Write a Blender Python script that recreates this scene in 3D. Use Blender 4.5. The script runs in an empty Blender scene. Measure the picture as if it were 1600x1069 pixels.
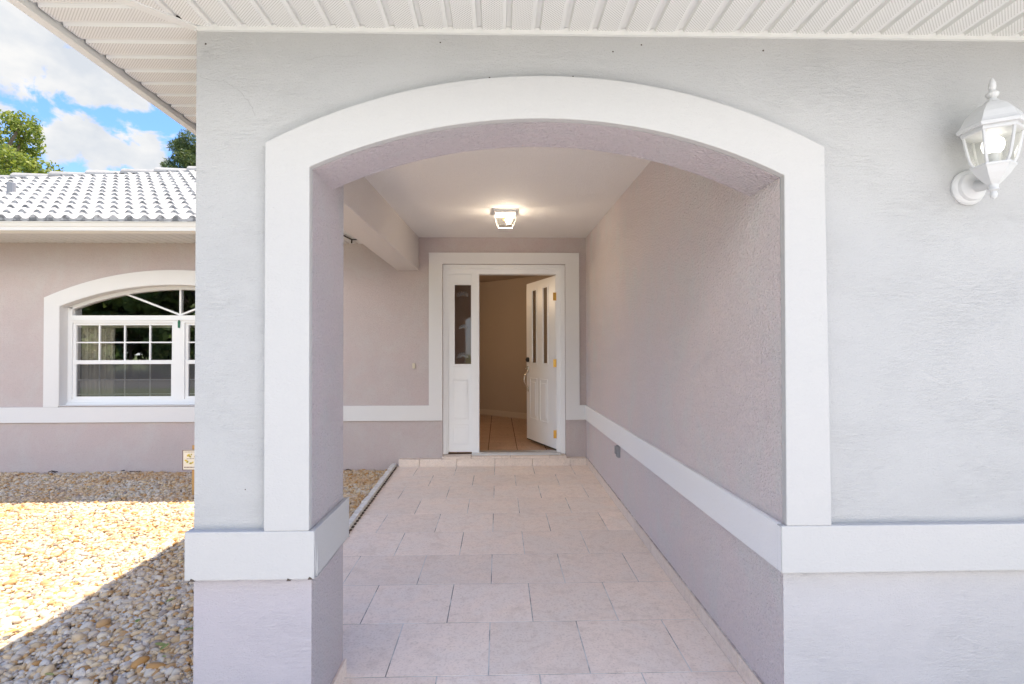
import bpy, bmesh, math, random
import numpy as np
from mathutils import Vector, Matrix
random.seed(7); rng = np.random.default_rng(7)
S = bpy.context.scene
C = S.collection
R = math.radians
PI = math.pi

# ------------------------------------------------------------------ camera
cam_d = bpy.data.cameras.new('camera'); cam = bpy.data.objects.new('camera', cam_d); C.objects.link(cam)
a, b, r = R(0.7288), R(1.4371), R(-0.1304)
fw = Vector((math.sin(b)*math.cos(a), math.cos(b)*math.cos(a), math.sin(a)))
rt = Vector((math.cos(b), -math.sin(b), 0)); up = rt.cross(fw)
rt2 = math.cos(r)*rt + math.sin(r)*up; up2 = -math.sin(r)*rt + math.cos(r)*up
m = Matrix.Identity(4)
for i in range(3): m[i][0], m[i][1], m[i][2] = rt2[i], up2[i], -fw[i]
H = 1.2546
m.translation = Vector((0, 0, H)); cam.matrix_world = m
cam_d.sensor_width = 36; cam_d.lens = 36*838.33/1600; cam_d.shift_y = 4.84/1600; cam_d.clip_start = .05; cam_d.clip_end = 900
S.camera = cam

# ------------------------------------------------------------------ light
SUNV = Vector((.27, .216, 1)).normalized()
sd = bpy.data.lights.new('sun', 'SUN'); sd.energy = 3.6; sd.angle = R(.53); sd.color = (1, .88, .72)
sun = bpy.data.objects.new('sun', sd); C.objects.link(sun); sun.location = (5, 5, 20)
sun.rotation_euler = SUNV.to_track_quat('Z', 'Y').to_euler()
S.view_settings.view_transform = 'Standard'; S.view_settings.look = 'None'; S.view_settings.exposure = 1.66; S.view_settings.gamma = 1
SKY = .13
W = bpy.data.worlds.new('World'); S.world = W; W.use_nodes = True
nt = W.node_tree; nt.nodes.clear()
def wn(t, **k):
    n = nt.nodes.new(t)
    for q, v in k.items(): setattr(n, q, v)
    return n
wl = nt.links.new
wout = wn('ShaderNodeOutputWorld'); bg = wn('ShaderNodeBackground'); wl(bg.outputs[0], wout.inputs[0]); bg.inputs[1].default_value = SKY
sky = wn('ShaderNodeTexSky', sky_type='NISHITA'); sky.sun_disc = False
sky.sun_elevation = math.asin(SUNV.z); sky.sun_rotation = math.atan2(SUNV.x, SUNV.y); sky.ozone_density = 4.0; sky.dust_density = .6; sky.air_density = 1.0
tc = wn('ShaderNodeTexCoord')
def wnoise(scale, detail, rough, dist=0, off=(0, 0, 0), sc=(1, 1, 1.5)):
    mp = wn('ShaderNodeMapping'); mp.inputs['Scale'].default_value = sc; mp.inputs['Location'].default_value = off
    wl(tc.outputs['Generated'], mp.inputs[0])
    n = wn('ShaderNodeTexNoise'); n.inputs['Scale'].default_value = scale; n.inputs['Detail'].default_value = detail; n.inputs['Roughness'].default_value = rough; n.inputs['Distortion'].default_value = dist
    wl(mp.outputs[0], n.inputs['Vector']); return n.outputs[0]
def wmath(op, x, y=None, cl=False):
    n = wn('ShaderNodeMath', operation=op); n.use_clamp = cl
    for i, v in enumerate((x, y)):
        if v is None: continue
        if isinstance(v, (int, float)): n.inputs[i].default_value = v
        else: wl(v, n.inputs[i])
    return n.outputs[0]
sepw = wn('ShaderNodeSeparateXYZ'); wl(tc.outputs['Generated'], sepw.inputs[0])
def blob(d, rad, soft):
    # soft ellipsoidal cloud mass around one direction of the sky
    d = Vector(d).normalized()
    s = wn('ShaderNodeVectorMath', operation='SUBTRACT'); wl(tc.outputs['Generated'], s.inputs[0]); s.inputs[1].default_value = d
    q = wn('ShaderNodeVectorMath', operation='MULTIPLY'); wl(s.outputs[0], q.inputs[0]); q.inputs[1].default_value = (1/rad[0], 1/rad[0], 1/rad[1])
    l = wn('ShaderNodeVectorMath', operation='LENGTH'); wl(q.outputs[0], l.inputs[0])
    return wmath('MULTIPLY', wmath('SUBTRACT', 1, l.outputs[1]), soft)
n1 = wnoise(15, 9, .6, .3); n2 = wnoise(3.2, 6, .55, 0, (3.1, 1.7, .4))
# directions: x/y/z per unit depth as seen over the tiled roof
bl = None
for d, rad, s in (((-.72, 1, .375), (.085, .045), .50), ((-.80, 1, .385), (.06, .04), .5), ((-.655, 1, .365), (.045, .03), .42), ((-.74, 1, .495), (.065, .032), .48), ((-.90, 1, .565), (.05, .05), .52), ((-.99, 1, .63), (.07, .06), .5),
                  ((-1.6, 1, .5), (.3, .16), .5), ((.8, -1, .4), (.4, .15), .5), ((-.6, -1, .5), (.4, .15), .5), ((1.4, .3, .6), (.35, .2), .5)):
    t = blob(d, rad, s)
    bl = t if bl is None else wmath('MAXIMUM', bl, t)
dens = wmath('ADD', wmath('ADD', bl, wmath('MULTIPLY', wmath('SUBTRACT', n1, .5), 1.35)), wmath('MULTIPLY', wmath('SUBTRACT', n2, .5), .6))
fill_bank = wn('ShaderNodeMapRange'); fill_bank.interpolation_type = 'SMOOTHSTEP'; wl(sepw.outputs[1], fill_bank.inputs[0]); fill_bank.inputs[1].default_value = -.15; fill_bank.inputs[2].default_value = -.75; fill_bank.inputs[3].default_value = 0; fill_bank.inputs[4].default_value = 1
dens = wmath('ADD', dens, wmath('MULTIPLY', fill_bank.outputs[0], .42))   # unseen cloud bank added behind the camera to light the passage
cr = wn('ShaderNodeMapRange'); cr.interpolation_type = 'SMOOTHSTEP'; wl(dens, cr.inputs[0]); cr.inputs[1].default_value = .0; cr.inputs[2].default_value = .17
hz = wn('ShaderNodeMapRange'); wl(sepw.outputs[2], hz.inputs[0]); hz.inputs[1].default_value = .0; hz.inputs[2].default_value = .3; hz.inputs[3].default_value = .55; hz.inputs[4].default_value = 0.0
fac = wmath('MAXIMUM', cr.outputs[0], hz.outputs[0])
sh = wn('ShaderNodeMapRange'); wl(wnoise(14, 5, .5, 0, (.02, 0, -.05)), sh.inputs[0]); sh.inputs[1].default_value = .35; sh.inputs[2].default_value = .65; sh.inputs[3].default_value = .0; sh.inputs[4].default_value = 1
cc = wn('ShaderNodeMix', data_type='RGBA'); wl(sh.outputs[0], cc.inputs[0]); cc.inputs[6].default_value = (1.8, 1.9, 2.05, 1); cc.inputs[7].default_value = (2.45, 2.42, 2.38, 1)
fill_gain = wn('ShaderNodeVectorMath', operation='SCALE'); wl(cc.outputs[2], fill_gain.inputs[0]); wl(wmath('ADD', wmath('MULTIPLY', fill_bank.outputs[0], 2.85), 1), fill_gain.inputs['Scale'])   # extra brightness on the added bank fills the shaded porch
mxw = wn('ShaderNodeMix', data_type='RGBA'); wl(fac, mxw.inputs[0]); tint = wn('ShaderNodeMix', data_type='RGBA', blend_type='MULTIPLY'); tint.inputs[0].default_value = 1; wl(sky.outputs[0], tint.inputs[6]); tint.inputs[7].default_value = (.50, .63, .82, 1); wl(tint.outputs[2], mxw.inputs[6]); wl(fill_gain.outputs[0], mxw.inputs[7])
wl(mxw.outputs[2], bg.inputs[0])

# ------------------------------------------------------------------ materials
class MT:
    def __init__(s, name):
        s.m = bpy.data.materials.new(name); s.m.use_nodes = True; s.t = s.m.node_tree
        s.b = s.t.nodes['Principled BSDF']; s.out = s.t.nodes['Material Output']
        s.g = s.n('ShaderNodeNewGeometry')
    def n(s, t, **k):
        q = s.t.nodes.new(t)
        for a_, v in k.items(): setattr(q, a_, v)
        return q
    def l(s, a_, b_): s.t.links.new(a_, b_)
    def math(s, op, x, y=None, z=None, cl=False):
        n = s.n('ShaderNodeMath', operation=op); n.use_clamp = cl
        for i, v in enumerate((x, y, z)):
            if v is None: continue
            if isinstance(v, (int, float)): n.inputs[i].default_value = v
            else: s.l(v, n.inputs[i])
        return n.outputs[0]
    def pos(s, sc=(1, 1, 1), off=(0, 0, 0)):
        mp = s.n('ShaderNodeMapping'); mp.inputs['Scale'].default_value = sc; mp.inputs['Location'].default_value = off
        s.l(s.g.outputs['Position'], mp.inputs[0]); return mp.outputs[0]
    def noise(s, scale, detail=4, rough=.55, sc=(1, 1, 1), off=(0, 0, 0), dist=0, fac=True):
        n = s.n('ShaderNodeTexNoise'); n.inputs['Scale'].default_value = scale; n.inputs['Detail'].default_value = detail
        n.inputs['Roughness'].default_value = rough; n.inputs['Distortion'].default_value = dist
        s.l(s.pos(sc, off), n.inputs['Vector']); return n.outputs[0 if fac else 1]
    def ramp(s, x, stops, interp='LINEAR'):
        n = s.n('ShaderNodeValToRGB'); n.color_ramp.interpolation = interp
        e = n.color_ramp.elements
        while len(e) < len(stops): e.new(.5)
        for i, (p, c) in enumerate(stops):
            e[i].position = p; e[i].color = (*c, 1) if len(c) == 3 else c
        s.l(x, n.inputs[0]); return n.outputs[0]
    def mr(s, x, a0, a1, b0=0, b1=1):
        n = s.n('ShaderNodeMapRange'); s.l(x, n.inputs[0])
        for i, v in enumerate((a0, a1, b0, b1)): n.inputs[i+1].default_value = v
        return n.outputs[0]
    def mix(s, f, c1, c2, mode='MIX'):
        n = s.n('ShaderNodeMix', data_type='RGBA', blend_type=mode)
        for i, v in ((0, f), (6, c1), (7, c2)):
            if isinstance(v, (int, float)): n.inputs[i].default_value = v
            elif isinstance(v, tuple): n.inputs[i].default_value = (*v[:3], 1)
            else: s.l(v, n.inputs[i])
        return n.outputs[2]
    def bump(s, h, strength=.5, dist=.002, prev=None):
        n = s.n('ShaderNodeBump'); n.inputs['Strength'].default_value = strength; n.inputs['Distance'].default_value = dist
        s.l(h, n.inputs['Height'])
        if prev is not None: s.l(prev, n.inputs['Normal'])
        return n.outputs[0]
    def fin(s, col=None, rough=.8, nrm=None, spec=None, metal=0, emit=None, es=0):
        if col is not None:
            if isinstance(col, tuple): s.b.inputs['Base Color'].default_value = (*col, 1)
            else: s.l(col, s.b.inputs['Base Color'])
        if isinstance(rough, (int, float)): s.b.inputs['Roughness'].default_value = rough
        else: s.l(rough, s.b.inputs['Roughness'])
        if nrm is not None: s.l(nrm, s.b.inputs['Normal'])
        if spec is not None: s.b.inputs['Specular IOR Level'].default_value = spec
        s.b.inputs['Metallic'].default_value = metal
        if emit: s.b.inputs['Emission Color'].default_value = (*emit, 1); s.b.inputs['Emission Strength'].default_value = es
        return s.m

def stucco(name, col, col2, streak=1.0, grain=.5, dist=.003, var=.5, blotch=None, gs=170, spk=1):
    q = MT(name)
    n1 = q.noise(16, 7, .62, (1, 1, 6.5), dist=1.1)            # short trowel wrinkles
    n2 = q.noise(48, 5, .62, (1, 1, 2.2), (3, 1, 2), dist=.6)
    n3 = q.noise(gs, 3, .6, (1, 1, 1.2), (1, 5, 2))           # sand grain
    patch = q.mr(q.noise(3.1, 4, .65, (1, 1, 1.6), (7, 2, 5)), .38, .72)
    crease = q.math('SUBTRACT', 1, q.mr(q.math('ABSOLUTE', q.math('SUBTRACT', n1, .5)), 0, .06))   # narrow dragged lines
    h = q.math('ADD', q.math('MULTIPLY', q.math('MULTIPLY', crease, q.math('ADD', patch, .25)), -.16*streak), q.math('MULTIPLY', n2, .62))
    h = q.math('ADD', h, q.math('MULTIPLY', n3, grain))
    nr = q.bump(h, .9, dist)
    f = q.mr(q.noise(1.7, 5, .65, (1, 1, 1.2), (2, 2, 9)), .35, .65, 0, var)
    c = q.mix(f, col, col2)
    if blotch is not None: c = q.mix(q.mr(q.noise(2.6, 6, .68, (1, 1, .8), (5, 8, 3), .6), .47, .66, 0, .8), c, blotch)
    c = q.mix(q.mr(n3, .55, .72, 0, .55*spk), c, tuple(min(x*1.13, .9) for x in col))
    c = q.mix(q.mr(n3, .44, .28, 0, .7*spk), c, tuple(x*.80 for x in col))
    return q.fin(c, .78, nr, .25)
M = {}
M['front'] = stucco('front_paint', (.445, .442, .438), (.435, .434, .435), .8, .5, .0044, .5, None, 170, .6)
M['lav'] = stucco('lavender_paint', (.455, .42, .445), (.44, .415, .435), .9, .5, .0045, .5, None, 170, .6)
M['lowr'] = stucco('lavender_paint_lit', (.49, .472, .475), (.475, .462, .465), .85, .5, .0044, .5, None, 170, .6)  # same paint as the pillar base, lightened to carry the stronger light
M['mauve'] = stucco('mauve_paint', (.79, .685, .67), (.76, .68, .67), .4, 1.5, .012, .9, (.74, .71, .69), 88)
M['reveal'] = stucco('mauve_paint_shaded', (.57, .50, .52), (.55, .50, .515), .4, 1.5, .012, .9, (.53, .51, .52), 88)  # same mauve paint, darkened to carry the shade of the arch and jamb
M['house'] = stucco('house_paint', (.53, .44, .425), (.52, .45, .435), .7, .8, .005, .8, (.54, .495, .475), 110)
M['beam'] = stucco('beam_paint', (.68, .63, .60), (.66, .62, .59), .4, .8, .005)
M['ceil'] = stucco('ceiling_paint', (.90, .865, .83), (.885, .855, .825), .2, 1.2, .006)
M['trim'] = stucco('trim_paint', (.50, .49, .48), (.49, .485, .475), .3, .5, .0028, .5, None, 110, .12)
M['trimp'] = stucco('trim_paint_lifted', (.87, .855, .84), (.85, .84, .83), .3, .6, .004, .5, None, 110, .15)  # same white trim; brighter colour stands in for light in the passage
M['trims'] = stucco('trim_smooth', (.74, .725, .71), (.72, .71, .70), .3, .5, .003, .5, None, 110, .15)
q = MT('vinyl'); M['vinyl'] = q.fin(q.mix(q.noise(6), (.70, .70, .68), (.67, .67, .65)), .45, None, .4)
q = MT('vinyl_perforated')
sp = q.n('ShaderNodeSeparateXYZ'); q.l(q.g.outputs['Position'], sp.inputs[0])
def lat(off):
    s_ = .0105
    fx = q.math('SUBTRACT', q.math('FRACT', q.math('ADD', q.math('DIVIDE', sp.outputs[0], s_), off+100)), .5)
    fy = q.math('SUBTRACT', q.math('FRACT', q.math('ADD', q.math('DIVIDE', sp.outputs[1], s_), off+100)), .5)
    return q.math('SQRT', q.math('ADD', q.math('MULTIPLY', fx, fx), q.math('MULTIPLY', fy, fy)))
dd = q.math('MINIMUM', lat(0), lat(.5)); hole = q.mr(dd, .15, .19, 1, 0)
M['vperf'] = q.fin(q.mix(hole, (.70, .70, .68), (.36, .345, .32)), .5, None, .3)
q = MT('gutter_enamel'); M['gutter'] = q.fin(q.mix(q.noise(3, 4), (.78, .76, .72), (.74, .72, .69)), .35, None, .4)
q = MT('white_paint_gloss'); M['white'] = q.fin(q.mix(q.noise(5, 4), (.88, .88, .875), (.85, .85, .85)), .38, q.bump(q.noise(60, 3), .15, .001), .45)
q = MT('white_vinyl_frame'); M['wframe'] = q.fin((.82, .82, .81), .4, None, .4)
q = MT('lantern_white'); M['lantern'] = q.fin(q.mix(q.noise(40, 3), (.60, .60, .60), (.56, .56, .56)), .35, q.bump(q.noise(80, 2), .2, .001), .5)
# roof tiles: weathered white glaze, grey wear on the noses
q = MT('roof_tile_white')
i = q.g.outputs['Random Per Island']; nn = q.noise(9, 6, .65)
M['tile'] = q.fin(q.mix(q.mr(nn, .5, .75, 0, .45), q.mix(i, (.29, .287, .28), (.37, .365, .355)), (.18, .18, .175)), .6, q.bump(q.noise(60, 3), .3, .003), .3)
q = MT('roof_tile_nose'); M['nose'] = q.fin(q.mix(q.mr(q.noise(23, 4), .4, .6), (.15, .15, .15), (.40, .395, .39)), .8)
q = MT('dark_underlay'); M['dark'] = q.fin((.05, .05, .05), .9)
# ceramic floor tile
def ceramic(name, a_, b_, c_, rough=.42):
    q = MT(name)
    isl = q.g.outputs['Random Per Island']
    n = q.noise(3.2, 7, .62, dist=.6); n2 = q.noise(24, 6, .7); n3 = q.noise(90, 3, .6)
    c = q.mix(q.mr(n, .40, .60), a_, b_); c = q.mix(q.mr(n2, .50, .68, 0, .5), c, c_); c = q.mix(q.mr(q.noise(7, 6, .7, (1, 1, 1), (4, 4, 4), 1), .52, .66, 0, .5), c, c_)
    c = q.mix(q.mr(n3, .52, .68, 0, .45), c, tuple(x*.78 for x in c_))
    hs = q.n('ShaderNodeHueSaturation'); q.l(c, hs.inputs['Color']); q.l(q.mr(isl, 0, 1, .95, 1.05), hs.inputs['Value'])
    return q.fin(hs.outputs[0], q.mr(n2, .3, .7, rough-.06, rough+.12), q.bump(q.math('ADD', n2, q.math('MULTIPLY', n3, .4)), .4, .002), .22)
M['floor'] = ceramic('porch_tile', (.88, .745, .645), (.84, .74, .66), (.69, .57, .485), .58)
M['skirt'] = ceramic('skirting_tile', (.82, .69, .59), (.78, .67, .59), (.66, .55, .47), .5)
M['ifloor'] = ceramic('foyer_tile', (.50, .33, .23), (.44, .29, .20), (.36, .23, .16), .3)
q = MT('grout'); M['grout'] = q.fin(q.mix(q.mr(q.noise(5, 5), .45, .6), (.64, .62, .60), (.26, .24, .22)), .9, q.bump(q.noise(200, 3), .5, .001))
q = MT('foyer_grout'); M['igrout'] = q.fin((.12, .07, .045), .9)
q = MT('mortar'); M['mortar'] = q.fin(q.mix(q.mr(q.noise(30, 5), .35, .65), (.78, .75, .71), (.60, .57, .53)), .9, q.bump(q.noise(90, 4), .8, .004))
q = MT('dirt_and_gap_shade'); M['dirt_shade'] = q.fin(q.mix(q.noise(30, 4), (.05, .04, .035), (.12, .09, .07)), .95)
q = MT('old_caulk'); M['caulk'] = q.fin(q.mix(q.mr(q.noise(18, 5, .7), .45, .6), (.42, .35, .32), (.66, .60, .56)), .9)
q = MT('crack_shadow'); M['crack'] = q.fin((.30, .29, .285), .9)
# gravel
q = MT('river_pebble')
isl = q.g.outputs['Random Per Island']
c = q.ramp(isl, [(0, (.64, .56, .46)), (.14, (.62, .49, .34)), (.27, (.70, .63, .53)), (.40, (.66, .54, .40)), (.52, (.54, .38, .24)), (.60, (.70, .64, .56)), (.72, (.58, .51, .43)), (.82, (.68, .57, .43)), (.92, (.50, .32, .18)), (.96, (.36, .31, .27)), (1, (.72, .68, .62))], 'CONSTANT')
# iron stained drift in the bed, stronger by the house wall
spx = q.n('ShaderNodeSeparateXYZ'); q.l(q.g.outputs['Position'], spx.inputs[0])
st = q.mr(q.noise(1.6, 4, .6), .40, .66, 0, .42)
c = q.mix(q.math('MULTIPLY', st, q.mr(spx.outputs[1], 2.2, 4.4, .25, 1)), c, (.58, .33, .15), 'MIX')
c = q.mix(q.mr(q.noise(55, 5, .6), .5, .8, 0, .3), c, (.40, .31, .23))
hs = q.n('ShaderNodeHueSaturation'); q.l(c, hs.inputs['Color']); hs.inputs['Value'].default_value = .90; hs.inputs['Saturation'].default_value = 1.28
M['pebble'] = q.fin(hs.outputs[0], .6, q.bump(q.noise(120, 3), .4, .002), .35)
q = MT('gravel_bed')
vo = q.n('ShaderNodeTexVoronoi'); vo.inputs['Scale'].default_value = 34; q.l(q.g.outputs['Position'], vo.inputs['Vector'])
sc_ = q.n('ShaderNodeSeparateColor'); q.l(vo.outputs['Color'], sc_.inputs[0])
M['bed'] = q.fin(q.mix(q.mr(vo.outputs[0], .2, .7), q.ramp(sc_.outputs[0], [(0, (.55, .48, .40)), (.5, (.60, .55, .48)), (1, (.42, .30, .2))]), (.10, .08, .06)), .85, q.bump(q.math('SUBTRACT', 1, vo.outputs[0]), 1, .015))
q = MT('leaf_litter'); M['leaf_litter'] = q.fin(q.mix(q.g.outputs['Random Per Island'], (.20, .24, .05), (.36, .33, .10)), .6)
q = MT('dark_twig'); M['twig'] = q.fin((.03, .02, .015), .8)
q = MT('concrete'); M['conc'] = q.fin(q.mix(q.noise(2, 6), (.66, .645, .625), (.58, .57, .555)), .85, q.bump(q.noise(120, 4), .3, .002))
q = MT('asphalt'); M['asph'] = q.fin(q.mix(q.noise(3, 6), (.13, .13, .13), (.18, .175, .17)), .9)
q = MT('lawn_grass'); M['lawn'] = q.fin(q.mix(q.noise(2, 6), (.10, .15, .045), (.17, .20, .07)), .9, q.bump(q.noise(60, 4), 1, .03))
q = MT('foyer_wall'); M['iwall'] = q.fin(q.mix(q.noise(1.5, 3), (.52, .42, .33), (.49, .40, .32)), .8, q.bump(q.noise(90, 4), .3, .001))
q = MT('foyer_trim'); M['itrim'] = q.fin((.62, .52, .42), .5)
q = MT('room_wall'); M['room'] = q.fin((.30, .25, .20), .9)
q = MT('curtain_cloth'); M['curtain'] = q.fin(q.mix(q.noise(8, 3, .5, (1, 1, .05)), (.90, .86, .76), (.86, .80, .68)), .9)
q = MT('brass'); M['brass'] = q.fin(q.mix(q.noise(60, 3), (.75, .45, .10), (.60, .33, .07)), .32, None, .5, .85)
q = MT('polished_nickel'); M['nickel'] = q.fin((.62, .55, .46), .18, None, .5, 1)
q = MT('dark_metal'); M['dmetal'] = q.fin((.05, .045, .04), .35, None, .5, .6)
q = MT('rubber_sweep'); M['rubber'] = q.fin((.03, .028, .025), .7)
q = MT('aluminium'); M['alu'] = q.fin((.60, .60, .60), .35, None, .5, .8)
q = MT('grey_plastic'); M['gplast'] = q.fin((.26, .26, .27), .5)
q = MT('ivory_plastic'); M['ivory'] = q.fin((.66, .58, .44), .45)
q = MT('green_tape'); M['green'] = q.fin((.02, .13, .07), .5)
q = MT('stake_wood'); M['stake'] = q.fin(q.mix(q.noise(30, 4, .6, (1, 1, .1)), (.55, .33, .12), (.42, .24, .08)), .7)
q = MT('sign_face'); M['signf'] = q.fin((.72, .68, .58), .5)
q = MT('sign_border'); M['signb'] = q.fin((.16, .10, .08), .5)
q = MT('sign_olive'); M['signo'] = q.fin((.35, .33, .05), .5)
q = MT('sign_gold'); M['signg'] = q.fin((.62, .48, .08), .5)
def glass(name, refl, rough=.0, tint=(1, 1, 1), haze=0, hazec=(.5, .5, .5), fk=1.0):
    q = MT(name); t = q.n('ShaderNodeBsdfTransparent'); t.inputs[0].default_value = (*tint, 1)
    g = q.n('ShaderNodeBsdfGlossy'); g.inputs['Roughness'].default_value = rough; g.inputs[0].default_value = (1, 1, 1, 1)
    fr = q.n('ShaderNodeFresnel'); fr.inputs[0].default_value = 1.5
    mx = q.n('ShaderNodeMixShader'); q.l(q.math('ADD', q.math('MULTIPLY', fr.outputs[0], fk), refl, cl=True), mx.inputs[0]); q.l(t.outputs[0], mx.inputs[1]); q.l(g.outputs[0], mx.inputs[2])
    o = mx.outputs[0]
    if haze:
        d = q.n('ShaderNodeBsdfDiffuse'); d.inputs[0].default_value = (*hazec, 1)
        m2 = q.n('ShaderNodeMixShader'); m2.inputs[0].default_value = haze; q.l(o, m2.inputs[1]); q.l(d.outputs[0], m2.inputs[2]); o = m2.outputs[0]
    q.l(o, q.out.inputs[0]); return q.m
M['glass'] = glass('window_glass', .26, 0, (.85, .85, .83))
M['glass_low'] = glass('screened_glass', .10, .04, (.45, .45, .45), .22, (.26, .26, .27))
M['glass_clear'] = glass('lantern_glass', .0, .02, (.95, .95, .92), fk=.3)
M['glass_etch'] = glass('etched_glass', .02, .03, (.40, .36, .32), .04, (.45, .40, .36))
M['frost'] = glass('frosted_motif', .03, .2, (.5, .5, .5), .13, (.60, .58, .56))
q = MT('lamp_bulb'); M['bulbw'] = q.fin((.9, .9, .88), .4, None, None, 0, (1, .96, .88), .8)
q = MT('warm_bulb'); M['bulbo'] = q.fin((.9, .8, .6), .4, None, None, 0, (1, .82, .58), 4.0)
def leafmat(name, cs, tr=.35):
    q = MT(name)
    c = q.ramp(q.g.outputs['Random Per Island'], [(i/(len(cs)-1), c) for i, c in enumerate(cs)])
    q.l(c, q.b.inputs['Base Color']); q.b.inputs['Roughness'].default_value = .5; q.b.inputs['Specular IOR Level'].default_value = .3
    t = q.n('ShaderNodeBsdfTranslucent'); q.l(q.mix(.5, c, (.30, .34, .04)), t.inputs[0])
    mx = q.n('ShaderNodeMixShader'); mx.inputs[0].default_value = tr; q.l(q.b.outputs[0], mx.inputs[1]); q.l(t.outputs[0], mx.inputs[2]); q.l(mx.outputs[0], q.out.inputs[0]); return q.m
M['leaf'] = leafmat('broad_leaf', [(.10, .16, .03), (.20, .26, .05), (.32, .34, .08)])
M['leafd'] = leafmat('dark_leaf', [(.035, .075, .02), (.08, .14, .035), (.15, .20, .05)], .25)
M['needle'] = leafmat('pine_needle', [(.04, .07, .03), (.08, .12, .05), (.12, .15, .06)], .2)
q = MT('bark'); M['bark'] = q.fin(q.mix(q.noise(12, 5, .6, (1, 1, .3)), (.20, .15, .11), (.11, .08, .06)), .9, q.bump(q.noise(30, 5, .6, (1, 1, .25)), 1, .02))

# ------------------------------------------------------------------ mesh helpers
class MB:
    def __init__(s): s.v = []; s.f = []; s.mi = []; s.k = 0
    def add(s, vs, fs, k=None):
        o = len(s.v); s.v += [tuple(x) for x in vs]; s.f += [tuple(i+o for i in f) for f in fs]; s.mi += [s.k if k is None else k]*len(fs)
    def box(s, x0, x1, y0, y1, z0, z1, k=None):
        vs = [(x0, y0, z0), (x1, y0, z0), (x1, y1, z0), (x0, y1, z0), (x0, y0, z1), (x1, y0, z1), (x1, y1, z1), (x0, y1, z1)]
        s.add(vs, [(3, 2, 1, 0), (4, 5, 6, 7), (0, 1, 5, 4), (1, 2, 6, 5), (2, 3, 7, 6), (3, 0, 4, 7)], k)
    def hexa(s, v8, k=None):   # 4 bottom ccw, 4 top
        s.add(v8, [(3, 2, 1, 0), (4, 5, 6, 7), (0, 1, 5, 4), (1, 2, 6, 5), (2, 3, 7, 6), (3, 0, 4, 7)], k)
    def prism_xz(s, pts, y0, y1, k=None, kback=None):   # outline in XZ, counter-clockwise seen from -Y
        n = len(pts)
        s.add([(x, y0, z) for x, z in pts]+[(x, y1, z) for x, z in pts], [tuple(range(n))], k)
        s.f[-1] = tuple(s.f[-1]); o = len(s.v)-2*n
        s.f.append(tuple(o+n+i for i in reversed(range(n)))); s.mi.append(s.k if kback is None else kback)
        for i in range(n):
            j = (i+1) % n; s.f.append((o+i, o+n+i, o+n+j, o+j)); s.mi.append(s.k if kback is None else kback)
    def tube(s, path, rad, seg=8, k=None, cap=True):
        path = [Vector(p) for p in path]
        rads = rad if isinstance(rad, (list, tuple)) else [rad]*len(path)
        rings = []; o = len(s.v); ref = None
        for i, p in enumerate(path):
            d = (path[min(i+1, len(path)-1)]-path[max(i-1, 0)]).normalized()
            if ref is None: ref = Vector((0, 0, 1)) if abs(d.z) < .9 else Vector((1, 0, 0))
            u = d.cross(ref).normalized(); w = u.cross(d).normalized(); ref = w
            for j in range(seg):
                t = 2*PI*j/seg; s.v.append(tuple(p+(u*math.cos(t)+w*math.sin(t))*rads[i]))
        for i in range(len(path)-1):
            for j in range(seg):
                a_, b_ = o+i*seg+j, o+i*seg+(j+1) % seg; s.f.append((a_, a_+seg, b_+seg, b_)); s.mi.append(s.k if k is None else k)
        if cap:
            s.f.append(tuple(o+j for j in range(seg))); s.f.append(tuple(o+(len(path)-1)*seg+j for j in reversed(range(seg)))); s.mi += [s.k if k is None else k]*2
    def lathe(s, prof, c, seg=24, axis='Z', k=None, rot=0):
        o = len(s.v); c = Vector(c)
        for rr, h in prof:
            for j in range(seg):
                t = 2*PI*j/seg+rot
                if axis == 'Z': p = (rr*math.cos(t), rr*math.sin(t), h)
                else: p = (rr*math.cos(t), -h, rr*math.sin(t))   # axis -Y
                s.v.append(tuple(c+Vector(p)))
        for i in range(len(prof)-1):
            for j in range(seg):
                a_, b_ = o+i*seg+j, o+i*seg+(j+1) % seg; s.f.append((a_, b_, b_+seg, a_+seg)); s.mi.append(s.k if k is None else k)
        s.f.append(tuple(o+j for j in reversed(range(seg)))); s.f.append(tuple(o+(len(prof)-1)*seg+j for j in range(seg))); s.mi += [s.k if k is None else k]*2
    def build(s, name, mats, parent=None, smooth=False, bevel=0, tri=False, org=None, recalc=True, auto=None):
        off = Vector((0, 0, 0))
        if parent is not None:
            pp = parent
            while pp is not None: off += pp.location; pp = pp.parent
        loc = Vector(org) if org is not None else Vector((0, 0, 0))
        base = off if parent is not None else loc
        me = bpy.data.meshes.new(name)
        me.from_pydata([tuple(Vector(v)-base) for v in s.v], [], s.f)
        mats = mats if isinstance(mats, (list, tuple)) else [mats]
        for mm in mats: me.materials.append(M[mm])
        me.polygons.foreach_set('material_index', s.mi)
        if recalc or tri or bevel:
            bm = bmesh.new(); bm.from_mesh(me)
            if bevel:
                bmesh.ops.remove_doubles(bm, verts=bm.verts, dist=1e-5)
                bmesh.ops.recalc_face_normals(bm, faces=bm.faces)
                es = [e for e in bm.edges if len(e.link_faces) == 2 and e.calc_face_angle(0) > .6]
                bmesh.ops.bevel(bm, geom=es, offset=bevel, segments=2, affect='EDGES', profile=.5, clamp_overlap=True)
            else: bmesh.ops.recalc_face_normals(bm, faces=bm.faces)
            if tri: bmesh.ops.triangulate(bm, faces=[f for f in bm.faces if len(f.verts) > 4], ngon_method='EAR_CLIP')
            bm.to_mesh(me); bm.free()
        if smooth:
            me.polygons.foreach_set('use_smooth', [True]*len(me.polygons))
            if auto: me.set_sharp_from_angle(angle=R(auto))
        ob = bpy.data.objects.new(name, me); C.objects.link(ob)
        if parent is not None: ob.parent = parent
        else: ob.location = loc
        return ob
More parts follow.
